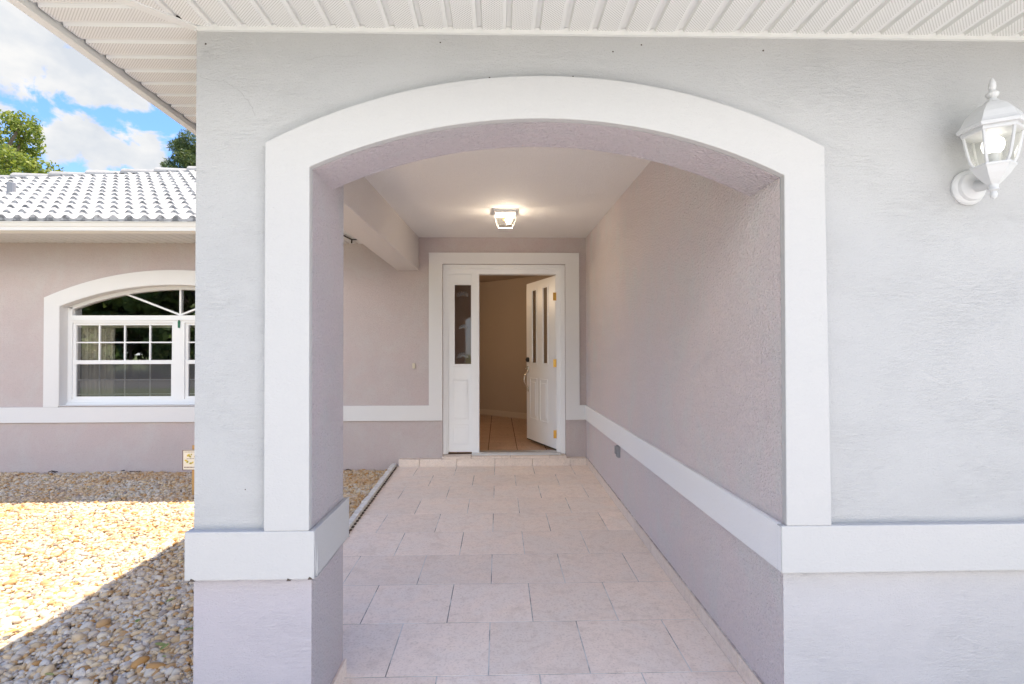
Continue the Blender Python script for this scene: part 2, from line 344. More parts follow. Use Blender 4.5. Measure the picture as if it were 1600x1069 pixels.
def tag(o, label=None, cat=None, group=None, kind=None):
    if label: o['label'] = label
    if cat: o['category'] = cat
    if group: o['group'] = group
    if kind: o['kind'] = kind
    return o
def empty(name, loc, label, cat, group=None):
    o = bpy.data.objects.new(name, None); C.objects.link(o); o.location = loc; o.empty_display_size = .1
    return tag(o, label, cat, group)

# ------------------------------------------------------------------ key measures
DF, TR, DAB, DPB, DB = 1.8475, 1.8175, 2.0724, 2.2155, 6.0237
XL, XPI, XR = -1.03, -.636, .986
ZB, ZT, ZS = .496, .6577, 2.3645
ZG = -.06
SL = .0148
def fz(y): return -(DB-y)*SL
def arc(x0, z0, x1, z1, xa, za, n=28):
    # smooth arch through both springings and the crown: parabola-circle blend by three-point circle with tilt
    pts = []
    h0, h1 = xa-x0, x1-xa
    for i in range(n+1):
        x = x0+(x1-x0)*i/n
        if x < xa: hh, zz = h0, z0
        else: hh, zz = h1, z1
        rise = za-zz; Rr = (hh*hh+rise*rise)/(2*rise); dx = x-xa
        pts.append((x, za-(Rr-math.sqrt(max(Rr*Rr-dx*dx, 0)))))
    return pts

house = empty('house', (0, DF, ZG), 'single storey stucco house with white trimmed arched porch, open front door and white tiled roof', 'house')

# ------------------------------------------------------------------ front wall with arch
inner = arc(XPI, 1.8808, XR, 1.862, .157, 2.0516)
mb = MB()
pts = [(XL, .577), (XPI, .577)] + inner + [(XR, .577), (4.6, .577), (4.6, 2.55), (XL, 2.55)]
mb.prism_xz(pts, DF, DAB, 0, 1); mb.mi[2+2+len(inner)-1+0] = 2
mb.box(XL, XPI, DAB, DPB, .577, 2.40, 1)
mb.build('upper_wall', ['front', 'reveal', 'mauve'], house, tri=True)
mb = MB()
mb.prism_xz([(XL, -.35), (XPI, -.35), (XPI, .577), (XL, .577)], DF, DAB, 0, 1)
mb.box(XL, XPI, DAB, DPB, -.35, .577, 1)
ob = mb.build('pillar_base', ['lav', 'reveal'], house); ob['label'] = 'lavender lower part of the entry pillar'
mb = MB(); mb.prism_xz([(XR, -.35), (4.6, -.35), (4.6, .577), (XR, .577)], DF, DAB, 0, 1)
mb.build('lower_wall', ['lowr', 'mauve'], house)
# passage side wall
mb = MB()
mb.box(XR-.0005, 1.18, DAB, DB, -.35, .577); mb.box(XR-.0005, 1.18, DAB, DB, .577, 2.62)
mb.build('side_wall', ['mauve'], house)

# arch trim (raised band)
outer = arc(-.785, 1.9625, 1.1279, 1.9625, .165, 2.1986)
mb = MB()
inn = [(x+.0 , z) for x, z in inner]
pl = [(-.785, ZT)] + [(XPI+.001, ZT)] + inn + [(XR-.003, ZT), (1.140, ZT), (1.1279, 1.9625)] + list(reversed(outer))[1:]
mb.prism_xz(pl, TR, DF-.0005)
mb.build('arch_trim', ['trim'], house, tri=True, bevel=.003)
# horizontal bands
mb = MB()
mb.prism_xz([(-1.045, ZB), (-.617, ZB), (-.617, ZT), (-1.045, ZT)], TR-.0015, DF)
mb.box(-.636, -.617, DF, 2.235, ZB, ZT); mb.box(-1.045, -.617, DPB, 2.235, ZB, ZT); mb.box(-1.045, -1.03, DF, DPB, ZB, ZT)
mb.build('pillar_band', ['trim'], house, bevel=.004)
mb = MB()
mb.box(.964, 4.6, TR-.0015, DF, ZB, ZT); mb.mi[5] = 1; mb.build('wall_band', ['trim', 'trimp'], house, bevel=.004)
mb = MB(); mb.box(.966, XR-.0003, DF, DB-.018, ZB, ZT); mb.build('passage_band', ['trimp'], house, bevel=.004)

# hairline cracks, spider specks and chips on the stucco
mb = MB(); y_ = DF-.0002
def crack(pts, rr=.00045):
    p2 = [Vector((x, y_, z)) for x, z in pts]; out_ = [p2[0]]
    for a0, a1 in zip(p2, p2[1:]):
        for k_ in range(1, 6): out_.append(a0.lerp(a1, k_/5)+Vector((random.uniform(-.004, .004), 0, random.uniform(-.004, .004))))
    mb.tube(out_, rr, 4)
crack([(-1.02, 2.20), (-.98, 2.187), (-.93, 2.180), (-.883, 2.150), (-.85, 2.11), (-.833, 2.067)])
crack([(-.66, 2.26), (-.58, 2.275), (-.50, 2.27)], .0003); crack([(1.30, 2.28), (1.42, 2.27), (1.50, 2.285)], .0003)
ob = tag(mb.build('hairline_crack', ['crack'], house), kind='stuff')
mb = MB()
for x, z, rr, yy in ((-.742, 1.995, .004, DF), (-.69, 2.022, .003, DF), (-.667, 2.033, .0025, DF), (-.03, 2.203, .0035, DF), (.26, 2.212, .002, DF), (.62, 2.16, .003, DF), (.40, 2.30, .0025, DF), (-.86, .79, .0018, DF), (-1.0, 2.31, .003, DF), (-.2, 2.325, .0022, DF), (.5, 2.325, .0025, DF), (.93, 2.31, .003, DF)):
    mb.tube([(x, yy-.0015, z), (x+.002, yy+.002, z)], rr, 7)
for x, z, w in ((-1.016, ZB+.004, .012), (-.628, ZB+.006, .010), (-.70, ZB+.002, .008)):
    mb.hexa([(x-w, TR-.003, z-.005), (x+w*.6, TR-.003, z-.005), (x+w*.6, TR+.01, z-.005), (x-w, TR+.01, z-.005), (x-w*.5, TR-.003, z+.004), (x+w*.2, TR-.003, z+.001), (x+w*.2, TR+.01, z+.001), (x-w*.5, TR+.01, z+.004)])
tag(mb.build('dirt_speck', ['dirt_shade'], house), kind='stuff')
# ------------------------------------------------------------------ ceiling, beam
mb = MB()
def cz(y): return 2.54-(DB-y)*.021
mb.hexa([(-1.0, DAB, cz(DAB)), (1.0, DAB, cz(DAB)), (1.0, DB, cz(DB)), (-1.0, DB, cz(DB)), (-1.0, DAB, 2.66), (1.0, DAB, 2.66), (1.0, DB, 2.66), (-1.0, DB, 2.66)])
mb.build('porch_ceiling', ['ceil'], house)
mb = MB()
zb0, zb1 = 2.190, 2.167
mb.hexa([(-1.205, DPB, zb0), (-.985, DPB, zb0), (-.890, DB, zb1), (-1.130, DB, zb1), (-1.205, DPB, 2.60), (-.985, DPB, 2.60), (-.890, DB, 2.60), (-1.130, DB, 2.60)])
mb.build('beam', ['beam'], house, bevel=.006)

# ------------------------------------------------------------------ back wall with window and door openings
WX0, WX1, WXC = -4.822, -2.358, -3.59
warc = arc(WX0, 1.771, WX1, 1.771, WXC, 2.010)
mb = MB(); y0, y1 = DB, DB+.16
mb.box(-10, WX0, y0, y1, -.35, 2.62)
mb.prism_xz(warc+[(WX1, 2.62), (WX0, 2.62)], y0, y1)
mb.box(WX0, WX1, y0, y1, -.35, .672)
mb.box(WX1, -.628, y0, y1, -.35, 2.62)
mb.box(-.628, .752, y0, y1, 2.241, 2.62); mb.box(-.628, .752, y0, y1, -.35, .03)
mb.box(.752, 1.18, y0, y1, -.35, 2.62)
mb.build('entry_wall', ['house'], house, tri=True)
# trims on back wall
TB = DB-.02
mb = MB()
wout_ = arc(-4.983, 1.863, -2.197, 1.863, WXC, 2.168)
mb.prism_xz([(-4.983, ZT+.004)]+[(WX0, ZT+.004)]+[(WX0, 1.771)]+warc[1:-1]+[(WX1, 1.771), (WX1, ZT+.004), (-2.197, ZT+.004)]+list(reversed(wout_)), TB, DB+.001)
mb.build('window_trim', ['trims'], house, tri=True)
mb = MB(); mb.box(-10, -.628, TB-.0015, DB+.001, ZB-.004, ZT+.002); mb.box(.752, .9665, TB-.0015, DB+.001, ZB-.004, ZT-.002)
mb.build('entry_band', ['trims'], house)
mb = MB()
mb.box(-.777, -.628, TB-.003, DB+.001, ZT-.03, 2.367); mb.box(.752, .908, TB-.003, DB+.001, ZT-.03, 2.367); mb.box(-.628, .752, TB-.003, DB+.001, 2.241, 2.367)
mb.build('door_surround', ['trims'], house)
# white reveal lining of the window opening
mb = MB(); yr0, yr1 = DB+.001, DB+.11
lin = [(WX0, .672)]+[(WX0, 1.771)]+warc[1:-1]+[(WX1, 1.771), (WX1, .672)]
lin2 = [(WX0+.006, .678)]+[(WX0+.006, 1.767)]+[(x, z-.006) for x, z in warc[1:-1]]+[(WX1-.006, 1.767), (WX1-.006, .678)]
n = len(lin)
for i_ in range(n):
    j = (i_+1) % n
    A0, A1, B0, B1 = lin[i_], lin[j], lin2[i_], lin2[j]
    mb.add([(B0[0], TB+.003, B0[1]), (B1[0], TB+.003, B1[1]), (B1[0], yr1, B1[1]), (B0[0], yr1, B0[1]), (A0[0], TB+.003, A0[1]), (A1[0], TB+.003, A1[1])], [(0, 1, 2, 3), (4, 5, 1, 0)])
mb.build('window_reveal', ['trims'], house, recalc=False)

# ------------------------------------------------------------------ window
WY = DB+.10
mb = MB()
fa = arc(WX0+.006, 1.765, WX1-.006, 1.765, WXC, 2.004, 24); fb = arc(WX0+.055, 1.745, WX1-.055, 1.745, WXC, 1.965, 24)
# arched head frame
for i_ in range(24):
    mb.hexa([(fa[i_][0], WY, fa[i_][1]), (fa[i_+1][0], WY, fa[i_+1][1]), (fa[i_+1][0], WY+.06, fa[i_+1][1]), (fa[i_][0], WY+.06, fa[i_][1]),
             (fb[i_][0], WY, fb[i_][1]), (fb[i_+1][0], WY, fb[i_+1][1]), (fb[i_+1][0], WY+.06, fb[i_+1][1]), (fb[i_][0], WY+.06, fb[i_][1])])
mb.box(WX0+.006, WX0+.052, WY, WY+.06, .68, 1.765); mb.box(WX1-.052, WX1-.006, WY, WY+.06, .68, 1.765)
mb.box(WX0+.052, WX1-.052, WY+.001, WY+.06, 1.592, 1.674); mb.box(WX0+.03, WX1-.03, WY-.012, WY+.001, 1.618, 1.630)
mb.box(-3.650, -3.530, WY-.004, WY+.06, .735, 1.592); mb.box(WX0+.052, WX1-.052, WY+.001, WY+.06, .68, .735)
mb.box(WX0-.0+.01, WX1-.01, WY-.03, WY-.001, .678, .700)
win = mb.build('window', ['wframe'], house)
def sash(x0, x1):
    mb = MB(); y = WY+.018
    # upper sash
    mb.box(x0, x0+.03, y, y+.03, 1.15, 1.592); mb.box(x1-.03, x1, y, y+.03, 1.15, 1.592); mb.box(x0+.03, x1-.03, y, y+.03, 1.565, 1.592); mb.box(x0, x1, y-.006, y+.03, 1.128, 1.172)
    mb.box(x0, x0+.035, y-.004, y+.026, .735, 1.128); mb.box(x1-.035, x1, y-.004, y+.026, .735, 1.128); mb.box(x0+.035, x1-.035, y-.004, y+.026, .735, .765)
    s_ = mb.build('sash', ['wframe'], win)
    g = MB(); g.add([(x0+.03, y+.02, 1.172), (x1-.03, y+.02, 1.172), (x1-.03, y+.02, 1.565), (x0+.03, y+.02, 1.565)], [(0, 1, 2, 3)]); g.build('pane', ['glass'], win, recalc=False)
    g = MB(); g.add([(x0+.035, y+.012, .765), (x1-.035, y+.012, .765), (x1-.035, y+.012, 1.128), (x0+.035, y+.012, 1.128)], [(0, 1, 2, 3)]); o = g.build('pane', ['glass_low'], win, recalc=False); o['label'] = 'lower pane behind an insect screen'
    g = MB(); w_ = x1-x0
    for k_ in (1, 2, 3):
        xx = x0+w_*k_/4
        g.box(xx-.008, xx+.008, y+.008, y+.019, 1.172, 1.565); g.box(xx-.007, xx+.007, y+.014, y+.02, .765, 1.128)
    g.box(x0+.03, x1-.03, y+.0075, y+.0185, 1.364, 1.379); g.box(x0+.035, x1-.035, y+.0135, y+.0195, .945, .957); g.box(x0+.035, x1-.035, y+.0135, y+.0195, .785, .795)
    g.build('muntin', ['wframe'], win)
sash(WX0+.052, -3.650); sash(-3.530, WX1-.052)
g = MB(); gp = arc(WX0+.052, 1.744, WX1-.052, 1.744, WXC, 1.966, 20)
g.add([(WX0+.052, WY+.04, 1.674)]+[(WX1-.052, WY+.04, 1.674)]+[(x, WY+.04, z) for x, z in reversed(gp)], [tuple(range(len(gp)+2))]); g.build('pane', ['glass'], win, recalc=False, tri=True)['label'] = 'arched fan pane'
g = MB(); g.box(WXC-.009, WXC+.009, WY+.015, WY+.036, 1.674, 1.967)
for sx in (-1, 1):
    x0, z0, x1, z1 = WXC, 1.680, WXC+sx*.60, 1.915; d = Vector((x1-x0, 0, z1-z0)).normalized(); nn_ = Vector((-d.z, 0, d.x))*.009
    pp = [Vector((x0, 0, z0))-nn_, Vector((x1, 0, z1))-nn_, Vector((x1, 0, z1))+nn_, Vector((x0, 0, z0))+nn_]
    g.hexa([(p.x, WY+.016, p.z) for p in pp]+[(p.x, WY+.034, p.z) for p in pp])
g.build('fan_muntin', ['wframe'], win)
# curtain and roller header behind the glass
mb = MB(); N = 60; vs = []
for i_ in range(N+1):
    x = -4.77+.37*i_/N; yy = DB+.24+.022*math.sin(i_*.95)+.01*math.sin(i_*2.3)
    vs += [(x, yy, .75), (x, yy, 1.60)]
mb.add(vs, [(2*i_, 2*i_+2, 2*i_+3, 2*i_+1) for i_ in range(N)]); mb.box(-4.80, -2.4, DB+.20, DB+.23, 1.54, 1.60)
cu = mb.build('curtain', ['curtain'], None, smooth=False, recalc=False, org=(-4.5, DB+.34, .75)); tag(cu, 'cream curtain drawn to the left side behind the arched window', 'curtain')
# green tape tag on the mullion
mb = MB(); mb.prism_xz([(-3.600, 1.535), (-3.578, 1.530), (-3.574, 1.60), (-3.582, 1.625), (-3.594, 1.622), (-3.601, 1.60)], WY-.012, WY-.005)
tag(mb.build('tape_tag', ['green'], None, org=(-3.59, WY, 1.53)), 'small dark green tag stuck at the top of the window mullion', 'tag')
# dark room
mb = MB(); X0, X1, Y0, Y1, Z0, Z1 = -6.2, -1.75, DB+.161, DB+3.4, .0, 2.55
mb.add([(X0, Y0, Z0), (X1, Y0, Z0), (X1, Y1, Z0), (X0, Y1, Z0), (X0, Y0, Z1), (X1, Y0, Z1), (X1, Y1, Z1), (X0, Y1, Z1)], [(0, 1, 2, 3), (7, 6, 5, 4), (1, 5, 6, 2), (2, 6, 7, 3), (3, 7, 4, 0)])
mb.build('room_lining', ['room'], house, recalc=False)

# ------------------------------------------------------------------ door frame, sidelight, door
DY = DB+.03
mb = MB()
mb.box(-.628, -.590, DY, DY+.13, .105, 2.241); mb.box(.700, .752, DY, DY+.13, .105, 2.241); mb.box(-.590, .700, DY, DY+.13, 2.193, 2.241)
mb.box(-.606, -.571, DY+.02, DY+.13, .105, 2.193); mb.box(.657, .700, DY+.02, DY+.13, .105, 2.193); mb.box(-.571, .657, DY+.02, DY+.13, 2.138, 2.193)
mb.box(-.302, -.219, DY+.012, DY+.13, .105, 2.138)
fr = mb.build('door_frame', ['white'], house, bevel=.003)
mb = MB()  # sidelight slab
sy = DY+.045; gx0, gx1, gz0, gz1 = -.498, -.311, 1.118, 2.016
mb.box(-.571, gx0, sy, sy+.045, .125, 2.138); mb.box(gx1, -.302, sy, sy+.045, .125, 2.138); mb.box(gx0, gx1, sy, sy+.045, gz1, 2.138); mb.box(gx0, gx1, sy, sy+.045, .125, gz0)
def frame(mb, x0, x1, z0, z1, w, y0_, y1_):
    mb.box(x0-w, x0, y0_, y1_, z0-w, z1+w); mb.box(x1, x1+w, y0_, y1_, z0-w, z1+w); mb.box(x0, x1, y0_, y1_, z1, z1+w); mb.box(x0, x1, y0_, y1_, z0-w, z0)
frame(mb, gx0, gx1, gz0, gz1, .022, sy-.010, sy+.002)
frame(mb, -.515, -.355, .50, .93, .012, sy-.005, sy+.002); frame(mb, -.515, -.355, .22, .42, .012, sy-.005, sy+.002)
mb.box(-.500, -.370, sy-.004, sy+.001, .515, .915); mb.box(-.500, -.370, sy-.004, sy+.001, .235, .405)
sl = mb.build('sidelight', ['white'], house, bevel=.002)
g = MB(); g.add([(gx0, sy+.02, gz0), (gx1, sy+.02, gz0), (gx1, sy+.02, gz1), (gx0, sy+.02, gz1)], [(0, 1, 2, 3)]); g.build('pane', ['glass_etch'], sl, recalc=False)
g = MB()
def flower(cx, cz_, s_):
    for k_ in range(9):
        t = -.25+(PI+.5)*k_/8
        for rr, w in ((.044, .006), (.033, .004), (.020, .006), (.010, .003)):
            c0 = Vector((cx+s_*rr*math.cos(t), 0, cz_+s_*rr*.75*math.sin(t))); o_ = []
            for j in range(8):
                u_ = 2*PI*j/8; p = c0+Vector((math.cos(u_)*w*s_, 0, math.sin(u_)*w*1.2*s_)); o_.append((p.x, sy+.0185-.0003*k_-rr*.1, p.z))
            g.add(o_, [tuple(range(8))])
for fa_ in ((-.405, 1.90, 1.3), (-.40, 1.53, 1.0), (-.405, 1.20, 1.3)):
    g = MB(); flower(*fa_); g.build('etched_flower', ['frost'], sl, recalc=False)
mb = MB(); mb.box(-.30, .70, DY-.045, DY+.15, .098, .122); mb.box(-.219, .657, DY-.03, DY+.10, .122, .131)
mb.build('threshold', ['alu'], house, bevel=.004)

A = Vector((.652, 6.12, 0)); Bv = Vector((.363, 6.93, 0)); L = .86; e = (Bv-A).normalized(); nrm = Vector((-e.y, e.x, 0))  # nrm points to the -X side (outer face)
if nrm.x > 0: nrm = -nrm
door = bpy.data.objects.new('front_door', None); C.objects.link(door); door.parent = house; door.location = A-house.location+Vector((0, 0, .13)); door['label'] = 'white front door swung open into the foyer'
def dp(u, z, t): p = A+e*u-nrm*t; return (p.x, p.y, z)   # t = depth into the slab from the outer face
def dbox(mb, u0, u1, z0, z1, t0, t1, k=None):
    mb.hexa([dp(u0, z0, t0), dp(u1, z0, t0), dp(u1, z0, t1), dp(u0, z0, t1), dp(u0, z1, t0), dp(u1, z1, t0), dp(u1, z1, t1), dp(u0, z1, t1)], k)
def dframe(mb, u0, u1, z0, z1, w, t0, t1):
    dbox(mb, u0-w, u0, z0-w, z1+w, t0, t1); dbox(mb, u1, u1+w, z0-w, z1+w, t0, t1); dbox(mb, u0, u1, z1, z1+w, t0, t1); dbox(mb, u0, u1, z0-w, z0, t0, t1)
mb = MB(); z0, z1 = .145, 2.13
G = [(.545, .675), (.215, .345)]; gz = (1.118, 2.022)
us = [0, G[1][0], G[1][1], G[0][0], G[0][1], L]
dbox(mb, 0, L, z0, gz[0], 0, .045); dbox(mb, 0, L, gz[1], z1, 0, .045)
for u0, u1 in ((us[0], us[1]), (us[2], us[3]), (us[4], us[5])): dbox(mb, u0, u1, gz[0], gz[1], 0, .045)
for u0, u1 in G: dframe(mb, u0, u1, gz[0], gz[1], .022, -.007, .004)
for u0, u1 in ((.535, .730), (.225, .420)):
    dframe(mb, u0, u1, .425, .912, .014, -.007, .002); dbox(mb, u0+.035, u1-.035, .460, .877, -.006, .002)
mb.build('slab', ['white'], door, bevel=.0025)
for u0, u1 in G:
    g = MB(); g.add([dp(u0, gz[0], .001), dp(u1, gz[0], .001), dp(u1, gz[1], .001), dp(u0, gz[1], .001)], [(0, 1, 2, 3)]); g.build('pane', ['glass_etch'], door, recalc=False)
mb = MB(); dbox(mb, 0, L, .133, .145, .002, .043); mb.build('door_sweep', ['rubber'], door)
for zc in (.318, 1.125, 1.885):
    mb = MB(); mb.tube([(.660, 6.098, zc-.047), (.660, 6.098, zc+.047)], .008, 10); mb.box(.622, .655, 6.094, 6.097, zc-.045, zc+.045); mb.box(.6565, .6568, 6.098, 6.13, zc-.045, zc+.045)
    mb.build('hinge', ['brass'], door)
mb = MB()
c0 = Vector(dp(.80, 1.155, 0)); ax = nrm
def disc(mb, c_, rad, t, seg=20):
    mb.tube([c_, c_+ax*t], rad, seg)
disc(mb, c0, .030, .022); disc(mb, c0+ax*.022, .018, .012)
mb.build('deadbolt', ['dmetal'], door)
mb = MB(); pth = []
for i_ in range(13):
    t = i_/12; zz = 1.00-.235*t; out_ = .062*math.sin(PI*min(1, t*1.15+.02))**.7 if t < .86 else .012
    pth.append(Vector(dp(.80, zz, 0))+ax*max(out_, .008))
mb.tube(pth, [.009, .010, .011, .012, .012, .011, .010, .009, .008, .007, .007, .008, .008], 10)
mb.tube([Vector(dp(.80, 1.075, -.004)), Vector(dp(.80, 1.02, -.006)), Vector(dp(.80, .99, -.006))], [.017, .020, .012], 10)
mb.tube([Vector(dp(.80, 1.03, 0))+ax*.01, Vector(dp(.80, 1.045, 0))+ax*.05], .008, 8); disc(mb, Vector(dp(.80, .76, 0)), .014, .012, 14)
mb.build('handle', ['nickel'], door, smooth=True, auto=40)
mb = MB(); dbox(mb, L, L+.001, 1.02, 1.09, .008, .037); mb.build('latch_plate', ['dmetal'], door)

# ------------------------------------------------------------------ foyer
mb = MB(); FY = DB+.161
P0, P1 = (-2.0, 11.545), (1.8, 7.97)
mb.add([(-2, FY, .09), (-2, 11.545, .09), (-2, 11.545, 2.54), (-2, FY, 2.54)], [(0, 1, 2, 3)])
mb.add([(*P0, .09), (*P1, .09), (*P1, 2.54), (*P0, 2.54)], [(0, 1, 2, 3)])
mb.add([(1.8, 7.97, .09), (1.8, FY, .09), (1.8, FY, 2.54), (1.8, 7.97, 2.54)], [(0, 1, 2, 3)])
mb.add([(-2, FY, 2.54), (1.8, FY, 2.54), (*P1, 2.54), (*P0, 2.54)], [(0, 1, 2, 3)])
mb.add([(-2, FY, .09), (-.63, FY, .09), (-.63, FY, 2.54), (-2, FY, 2.54)], [(0, 1, 2, 3)])
mb.add([(.76, FY, .09), (1.8, FY, .09), (1.8, FY, 2.54), (.76, FY, 2.54)], [(0, 1, 2, 3)])
mb.add([(-.63, FY, 2.2), (.76, FY, 2.2), (.76, FY, 2.54), (-.63, FY, 2.54)], [(0, 1, 2, 3)])
mb.build('foyer_lining', ['iwall'], house, recalc=False)
mb = MB(); dv = Vector((P1[0]-P0[0], P1[1]-P0[1], 0)).normalized(); nv = Vector((dv.y, -dv.x, 0))*.015
if nv.y > 0: nv = -nv
q0, q1 = Vector((*P0, .1)), Vector((*P1, .1))
mb.hexa([q0+nv, q1+nv, q1, q0, q0+nv+Vector((0, 0, .10)), q1+nv+Vector((0, 0, .10)), q1+Vector((0, 0, .10)), q0+Vector((0, 0, .10))])
mb.build('foyer_baseboard', ['itrim'], house)
mb = MB(); mb.box(-1.99, 1.79, DY+.10, 11.5, .05, .0965, 1); T = .345
for i_ in range(-6, 6):
    for j in range(0, 16):
        x0, yy = -.125+i_*T, 6.19+j*T*1.0
        mb.box(max(x0+.005, -1.98), min(x0+T-.005, 1.78), yy+.005, yy+T-.005, .09, .100, 0)
tag(mb.build('foyer_floor', ['ifloor', 'igrout'], None), 'tan tiled floor inside the open door', kind='structure')
ch = empty('chandelier', (-.9, 7.6, 2.54), 'small brass chandelier with candle bulbs, seen as a reflection in the door glass', 'chandelier')
mb = MB(); mb.tube([(-.9, 7.6, 2.54), (-.9, 7.6, 2.0)], .006, 8); mb.lathe([(.01, 0), (.03, .03), (.015, .07), (.02, .12), (.005, .16)], (-.9, 7.6, 1.87), 12)
bb = MB()
for k_ in range(5):
    t = 2*PI*k_/5; d = Vector((math.cos(t), math.sin(t), 0)); c_ = Vector((-.9, 7.6, 1.93))
    mb.tube([c_, c_+d*.08-Vector((0, 0, .03)), c_+d*.15, c_+d*.16+Vector((0, 0, .05))], .006, 6)
    bb = MB(); bb.lathe([(.006, 0), (.014, .02), (.010, .045), (.002, .06)], c_+d*.16+Vector((0, 0, .05)), 10); bb.build('bulb', ['bulbo'], ch)
mb.build('frame', ['brass'], ch)
pd = bpy.data.lights.new('chandelier_glow', 'POINT'); pd.energy = 9; pd.color = (1, .74, .48); pd.shadow_soft_size = .12
po = bpy.data.objects.new('chandelier_glow', pd); C.objects.link(po); po.parent = ch; po.location = (0, 0, -.45)

# ------------------------------------------------------------------ porch floor
T = .4163; TX = -.0437; DT = 2.1951; gp_ = .0028
def xmin(y):
    if y < DPB+.001: return -.627
    return -1.03-(y-2.2)*.0235
mb = MB()
for rr in range(-3, 9):
    ya, yb = DT+rr*T+gp_, DT+(rr+1)*T-gp_
    off = 0 if rr % 2 == 0 else -.5
    segs = [(ya, yb)]
    if ya < DPB < yb: segs = [(ya, yb)]
    for k_ in range(-5, 6):
        xa, xb = TX+(k_+off)*T+gp_, TX+(k_+off+1)*T-gp_
        if yb < DPB:
            lo = -.627 if ya > DF-.1 else -1.6
            hi = .974 if ya > DF-.3 else 1.7
        else: lo, hi = None, .974
        if lo is not None:
            xa2, xb2 = max(xa, lo), min(xb, hi); 
            if xb2-xa2 < .01: continue
            la = [xa2, xb2, xb2, xa2]
        else:
            if ya < DPB: # row crossing the pillar's back
                xm = -.627
                if xb < xm:
                    # tile behind the pillar only
                    if xb < xmin(yb)+.01: continue
                    x_ = max(xa, xmin(DPB+.01)); 
                    z_ = [fz(DPB+.004)]*2+[fz(yb)]*2
                    mb.hexa([(x_, DPB+.004, z_[0]-.012), (xb, DPB+.004, z_[0]-.012), (xb, yb, z_[2]-.012), (x_, yb, z_[2]-.012), (x_, DPB+.004, z_[0]), (xb, DPB+.004, z_[0]), (xb, yb, z_[2]), (x_, yb, z_[2])], 0); continue
                xa2 = xa
                if xa < xm < xb:
                    mb.hexa([(xm, ya, fz(ya)-.012), (xb, ya, fz(ya)-.012), (xb, DPB+.004, fz(DPB)-.012), (xm, DPB+.004, fz(DPB)-.012), (xm, ya, fz(ya)), (xb, ya, fz(ya)), (xb, DPB+.004, fz(DPB)), (xm, DPB+.004, fz(DPB))], 0)
                    mb.hexa([(xa, DPB+.004, fz(DPB)-.012), (xb, DPB+.004, fz(DPB)-.012), (xb, yb, fz(yb)-.012), (xa, yb, fz(yb)-.012), (xa, DPB+.004, fz(DPB)), (xb, DPB+.004, fz(DPB)), (xb, yb, fz(yb)), (xa, yb, fz(yb))], 0); continue
                la = [xa, min(xb, hi), min(xb, hi), xa]
                if la[1]-la[0] < .01: continue
            else:
                la = [max(xa, xmin(ya)), min(xb, hi), min(xb, hi), max(xa, xmin(yb))]
                if la[1]-la[0] < .01 or la[2]-la[3] < .01: continue
        za, zb_ = fz(ya), fz(yb)
        mb.hexa([(la[0], ya, za-.012), (la[1], ya, za-.012), (la[2], yb, zb_-.012), (la[3], yb, zb_-.012), (la[0], ya, za), (la[1], ya, za), (la[2], yb, zb_), (la[3], yb, zb_)], 0)
# grout bed
def bed(x0, x1, xa, xb, ya, yb):
    mb.hexa([(x0, ya, fz(ya)-.2), (x1, ya, fz(ya)-.2), (xb, yb, fz(yb)-.2), (xa, yb, fz(yb)-.2), (x0, ya, fz(ya)-.0012), (x1, ya, fz(ya)-.0012), (xb, yb, fz(yb)-.0012), (xa, yb, fz(yb)-.0012)], 1)
bed(xmin(DPB+.01)-.004, .99, xmin(DB)-.004, .99, DPB+.002, DB+.01); bed(-.64, .99, -.64, .99, .96, DPB+.002)
tag(mb.build('porch_floor', ['floor', 'grout'], None), 'pinkish beige ceramic tiles laid in a staggered bond on the entry porch', kind='structure')
# skirting tiles
mb = MB(); yy = 1.9; ty = .405
k_ = 0
ys = np.arange(DB-.09, 1.5, -T)
for y_ in ys:
    ya, yb = max(y_-T+.002, 1.86), y_-.002
    if yb-ya < .02: continue
    mb.hexa([(.974, ya, fz(ya)+.0005), (.9855, ya, fz(ya)+.0005), (.9855, yb, fz(yb)+.0005), (.974, yb, fz(yb)+.0005), (.974, ya, fz(ya)+.075), (.9855, ya, fz(ya)+.073), (.9855, yb, fz(yb)+.073), (.974, yb, fz(yb)+.075)])
mb.build('side_skirting', ['skirt'], house, bevel=.0015); mb = MB()
mb.hexa([(-.636, 1.86, fz(1.86)), (-.624, 1.86, fz(1.86)), (-.624, DPB+.012, fz(DPB)), (-.636, DPB+.012, fz(DPB)), (-.636, 1.86, fz(1.86)+.06), (-.624, 1.86, fz(1.86)+.062), (-.624, DPB+.012, fz(DPB)+.062), (-.636, DPB+.012, fz(DPB)+.06)])
mb.build('pillar_skirting', ['skirt'], house, bevel=.0015)
mb = MB(); xs = [-1.10, -.871, -.46, -.0437, .3726, .7889, .9735]
for i_ in range(len(xs)-1): mb.box(xs[i_]+.002, xs[i_+1]-.002, DB-.098, DB-.001, -.01, .077 if True else 0)
mb.build('entry_step', ['skirt'], house, bevel=.002)
mb = MB(); xs = [-.628, -.30, .13, .56, .752]
for i_ in range(4): mb.box(xs[i_]+.002, xs[i_+1]-.002, DB-.085, DY+.05, .0775, .100)
mb.build('door_sill', ['skirt'], house, bevel=.0015)
